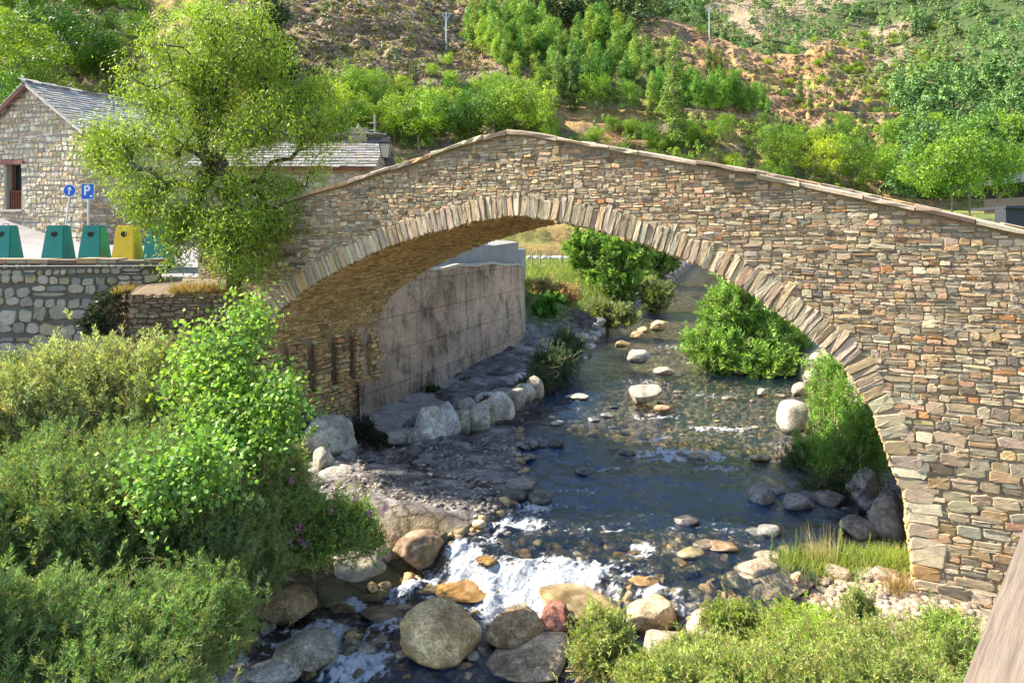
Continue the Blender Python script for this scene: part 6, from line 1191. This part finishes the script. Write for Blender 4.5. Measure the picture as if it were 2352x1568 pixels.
# bushes upstream of the arch
shrub('willow_island', [bl(1680,740,75,95,30),bl(1740,790,95,75,30),bl(1640,800,65,55,29),bl(1800,800,60,65,31),bl(1690,690,40,50,30),bl(1730,830,110,40,29)], -5.7, 3200, 20, .26, (.23,.38,.075), rng, 'large domed willow bush standing in the river beyond the arch', 'willow', up=.5, spread=.7, shoot=.9, asp=.26)
shrub('bank_bush', [bl(1900,870,50,70,20.5),bl(1930,940,60,80,19.5),bl(1960,1010,60,80,18.6),bl(1890,1050,70,60,18.4),bl(1990,1080,50,60,17.8),bl(2010,1030,40,60,18.4),bl(1980,1130,60,30,17.6),bl(1990,1000,50,80,17.2),bl(1945,1060,60,60,17.0)], -5.6, 2600, 20, .13, (.20,.38,.06), rng, 'bright green reedy bush on the right bank just behind the arch', 'bush', up=.8, spread=.5, shoot=.6)
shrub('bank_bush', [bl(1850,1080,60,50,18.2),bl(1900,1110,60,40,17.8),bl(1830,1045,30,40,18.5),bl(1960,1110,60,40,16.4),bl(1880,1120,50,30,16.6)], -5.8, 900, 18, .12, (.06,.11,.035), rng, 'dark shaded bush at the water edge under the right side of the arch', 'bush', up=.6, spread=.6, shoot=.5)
shrub('bank_bush', [bl(1390,600,65,60,46),bl(1340,570,45,40,46),bl(1440,590,50,60,46),bl(1420,640,60,35,45)], -4.2, 1500, 20, .32, (.20,.33,.06), rng, 'dark stemmed green bush on the left bank seen under the crown', 'bush', up=.7, spread=.6, shoot=1.1, asp=.4)
shrub('bank_bush', [bl(1510,590,50,40,60),bl(1490,620,30,25,60)], -4.2, 800, 18, .4, (.15,.25,.06), rng, 'dark bush farther up the river on the left bank', 'bush', up=.6, spread=.7, shoot=1.2, asp=.4)
shrub('bank_bush', [bl(1507,678,38,32,44)], -5.0, 500, 18, .25, (.17,.22,.06), rng, 'olive bush at the bend of the river', 'bush', up=.6, spread=.7, shoot=.9, asp=.3)
shrub('bank_bush', [bl(1405,722,50,26,37),bl(1378,715,20,30,37)], -5.2, 600, 18, .2, (.22,.26,.09), rng, 'pale olive bush on the riprap of the left bank', 'bush', up=.5, spread=.8, shoot=.7, asp=.3)
shrub('bank_bush', [bl(1262,708,42,28,36.5),bl(1240,725,25,25,36)], -5.0, 700, 18, .22, (.09,.22,.03), rng, 'dark glossy bush at the corner of the concrete wall', 'bush', up=.4, spread=.9, shoot=.6, asp=.6)
shrub('bank_bush', [bl(1250,665,35,26,38),bl(1290,675,45,20,38)], -4.4, 500, 16, .2, (.40,.27,.12), rng, 'dry straw coloured plants behind the wall corner', 'bush', up=.9, spread=.4, shoot=.6)
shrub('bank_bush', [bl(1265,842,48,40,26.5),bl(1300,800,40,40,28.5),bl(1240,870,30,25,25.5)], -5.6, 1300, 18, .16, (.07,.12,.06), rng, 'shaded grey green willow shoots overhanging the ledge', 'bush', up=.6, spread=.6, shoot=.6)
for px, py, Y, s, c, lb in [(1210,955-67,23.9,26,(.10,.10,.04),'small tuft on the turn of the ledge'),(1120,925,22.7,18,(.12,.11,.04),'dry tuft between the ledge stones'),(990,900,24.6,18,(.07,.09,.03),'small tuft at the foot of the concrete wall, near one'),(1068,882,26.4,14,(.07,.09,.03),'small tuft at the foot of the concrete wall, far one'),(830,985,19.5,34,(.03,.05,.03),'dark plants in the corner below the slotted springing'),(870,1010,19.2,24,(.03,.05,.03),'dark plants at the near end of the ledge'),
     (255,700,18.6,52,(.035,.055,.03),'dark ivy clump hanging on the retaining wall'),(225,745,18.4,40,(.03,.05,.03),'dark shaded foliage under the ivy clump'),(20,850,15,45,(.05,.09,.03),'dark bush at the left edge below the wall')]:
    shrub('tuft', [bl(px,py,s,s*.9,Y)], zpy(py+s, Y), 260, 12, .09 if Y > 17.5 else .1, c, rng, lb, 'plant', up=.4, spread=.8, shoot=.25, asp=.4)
# grasses: blades in tufts
def grass(name, xyz, n, ln, cols, rng, label, cat='grass', lean=.5, wd=.008, kind='stuff'):
    Pn = xyz(n); D_ = np.array([0,0,1.])+rng.normal(0,lean,(n,3))*np.array([1,1,.3]); l_ = ln*rng.uniform(.4,1.3,n); V,Q = leaf_quads(Pn, D_, l_, np.full(n,wd), rng, rng.normal(0,1,(n,3))*np.array([1,1,.2])); c = np.array(cols)[rng.integers(0,len(cols),n)]
    return ns(mk(name, V, Q, mat=M_LEAF, col=leaf_cols(n, c, rng, .2, .08)), label, cat, kind=kind)
def xyz_terr(n): x = rng.uniform(-9.9,-6.6,n*3); k_ = fbm(x*2.2,0*x,0,402,3) > .47; x = np.resize(x[k_],n); y = 18.3+rng.uniform(-.05,1.2,n)**1.0; return np.stack([x,y,np.interp(x,xs_,zt)+.02*(y-18.3)],-1)
grass('dry_grass', xyz_terr, 8000, .26, [(.38,.24,.10),(.30,.19,.08),(.44,.31,.14),(.20,.20,.06),(.24,.14,.06)], rng, 'dry straw grass on the terrace at the foot of the tree', lean=.6, wd=.012)
def xyz_fld(n): y = rng.uniform(37,60,n); x = xl_(y)-rng.uniform(.8,14,n); return np.stack([x,y,ground_z(x,y)],-1)
grass('field_grass', xyz_fld, 26000, .45, [(.20,.30,.05),(.26,.33,.07),(.16,.24,.05),(.36,.32,.12)], rng, 'green meadow grass on the left bank upstream', lean=.35, wd=.03)
def xyz_rb(n): y = rng.uniform(10.2,13.3,n); x = 6.0+rng.normal(0,1.2,n)-(y-12)*.2; x = np.clip(x,4.2,8.5); z = ground_z(x,y); return np.stack([x,y,z],-1)
# weeds of the right foreground
rng = np.random.default_rng(131); HB = (.32,.40,.10); k_i = 0
names = ['feathery green bush drooping over the tan boulder, left of the weeds','fine leaved weeds behind the sandy boulder','bright yellow green weed clump in the middle of the right foreground','tall thin weed rising over the pale gravel','olive weed mass left of the handrail foot','green weeds below the pier corner','fine weeds at the bottom edge, centre right','fine weeds at the bottom edge under the bright clump','fine weeds at the bottom edge beside the handrail','green weed clump against the handrail','small bright weeds at the gravel edge','low feathery weeds between the sand coloured boulders']
for (px,py,rx,ry,Y,c,up) in [(1385,1470,75,85,8.6,(.33,.42,.10),.6),(1640,1515,110,60,8.6,HB,.6),(1830,1440,110,42,10.0,(.36,.54,.045),.7),(1965,1400,35,55,10.3,(.32,.40,.12),1.2),(2040,1490,130,70,8.8,HB,.6),(2170,1445,70,45,9.4,(.28,.43,.07),.6),(1560,1560,140,60,7.9,(.33,.41,.10),.6),(1800,1560,170,70,7.8,(.31,.40,.09),.6),(2050,1570,160,80,7.6,(.29,.39,.09),.6),(2200,1520,60,90,8.2,(.27,.38,.08),.7),(1680,1412,60,20,9.9,(.24,.34,.05),.7),(1860,1500,150,60,8.9,(.32,.43,.08),.6)]:
    shrub('weed_clump', [bl(px,py,rx,ry,Y),bl(px-rx*.5,py+ry*.4,rx*.6,ry*.7,Y-.1),bl(px+rx*.5,py+ry*.3,rx*.6,ry*.7,Y+.1)], max(zpy(py+ry*1.6,Y),-6.4), int(900*(rx/110)**1.2)+500, 18, .05, c, rng, names[k_i], 'weeds', up=up, spread=.55, shoot=.26, asp=.28, tipc=(.38,.36,.12)); k_i += 1
def xyz_bank(n): y = rng.uniform(8.0,11.3,n); x = xr_(y)+rng.uniform(.4,5.5,n); return np.stack([x,y,ground_z(x,y)],-1)
grass('bank_grass', xyz_bank, 14000, .22, [(.24,.30,.06),(.33,.33,.12),(.45,.36,.2),(.18,.26,.05)], rng, 'thin mixed grass over the right foreground bank', lean=.6, wd=.007)
def xyz_bar2(n): px = rng.uniform(1790,2090,n); Y = 13.1+rng.normal(0,.22,n); x = (px-CX)/F*Y; return np.stack([x,Y,ground_z(x,Y)],-1)
grass('bank_grass', xyz_bar2, 7000, .34, [(.30,.42,.06),(.34,.40,.10),(.22,.34,.05),(.40,.36,.16)], rng, 'yellow green grass along the back edge of the gravel bank', lean=.45, wd=.009)
def xyz_foot(n): x = rng.uniform(6.3,6.7,n); y = rng.uniform(11.6,12.1,n); return np.stack([x,y,ground_z(x,y)],-1)
def stalk(px, pb, h, c, lb, nl=22, ls=.05, asp=.35, lean=0):
    Y = 13.15; P0 = np.array([(px-CX)/F*Y, Y, float(ground_z(np.array([(px-CX)/F*Y]), np.array([Y]))[0])]); H = h*Y/F; e = empty('tall_weed', P0, lb, 'weed', 'tall weeds on the gravel bank'); f = np.repeat(np.linspace(.15,1,nl*2),4); ax = np.array([lean,0,1.0]); Pn = P0+ax*(f*H)[:,None]
    D_ = rng.normal(0,1,(len(f),3)); D_[:,2] = .7; V,Q = leaf_quads(Pn, D_, ls*(1.3-f)*rng.uniform(.7,1.2,len(f)), ls*asp*(1.3-f), rng); mk('foliage', V, Q, mat=M_LEAF, parent=e, col=leaf_cols(len(f), c, rng)); V,Q = tubes_np(P0[None],(P0+ax*H)[None],np.array([.006]),np.array([.002]),4); mk('stem',V,Q,mat=M_BARK,parent=e,col=np.tile((.25,.25,.1),(len(V),1)))
for i,(px,h,c,lb) in enumerate([(1768,100,(.16,.27,.13),'tallest blue green spire weed, leftmost on the gravel bank'),(1790,60,(.16,.27,.13),'short blue green spire weed beside the tallest one'),(1828,90,(.18,.28,.12),'blue green spire weed, second tall one from the left'),(1845,70,(.3,.3,.12),'thin yellowish weed behind the seed stalks'),(1930,105,(.22,.34,.08),'arching weed with broad leaves right of the seed stalks'),(1990,80,(.24,.32,.09),'rightmost tall weed on the gravel bank'),(1960,60,(.26,.34,.08),'short weed left of the rightmost tall one')]):
    stalk(px,1270,h,c,lb,lean=rng.normal(0,.08),ls=.09 if i==4 else .06)
def xyz_seed(n): px = rng.uniform(1850,1920,n); Y = 13.1+rng.normal(0,.1,n); x = (px-CX)/F*Y; return np.stack([x,Y,ground_z(x,Y)],-1)
grass('seed_stalks', xyz_seed, 90, .7, [(.48,.36,.22),(.42,.38,.18)], rng, 'pinkish dry seed stalks in the middle of the gravel bank weeds', 'dry stalks', lean=.16, wd=.014)
def xyz_seed2(n): x = 6.35+rng.normal(0,.12,n); Y = 12.15+rng.normal(0,.08,n); return np.stack([x,Y,ground_z(x,Y)],-1)
grass('seed_stalks', xyz_seed2, 260, .32, [(.38,.22,.11),(.36,.30,.13)], rng, 'rusty dry grass against the pier corner', 'dry stalks', lean=.35, wd=.01)
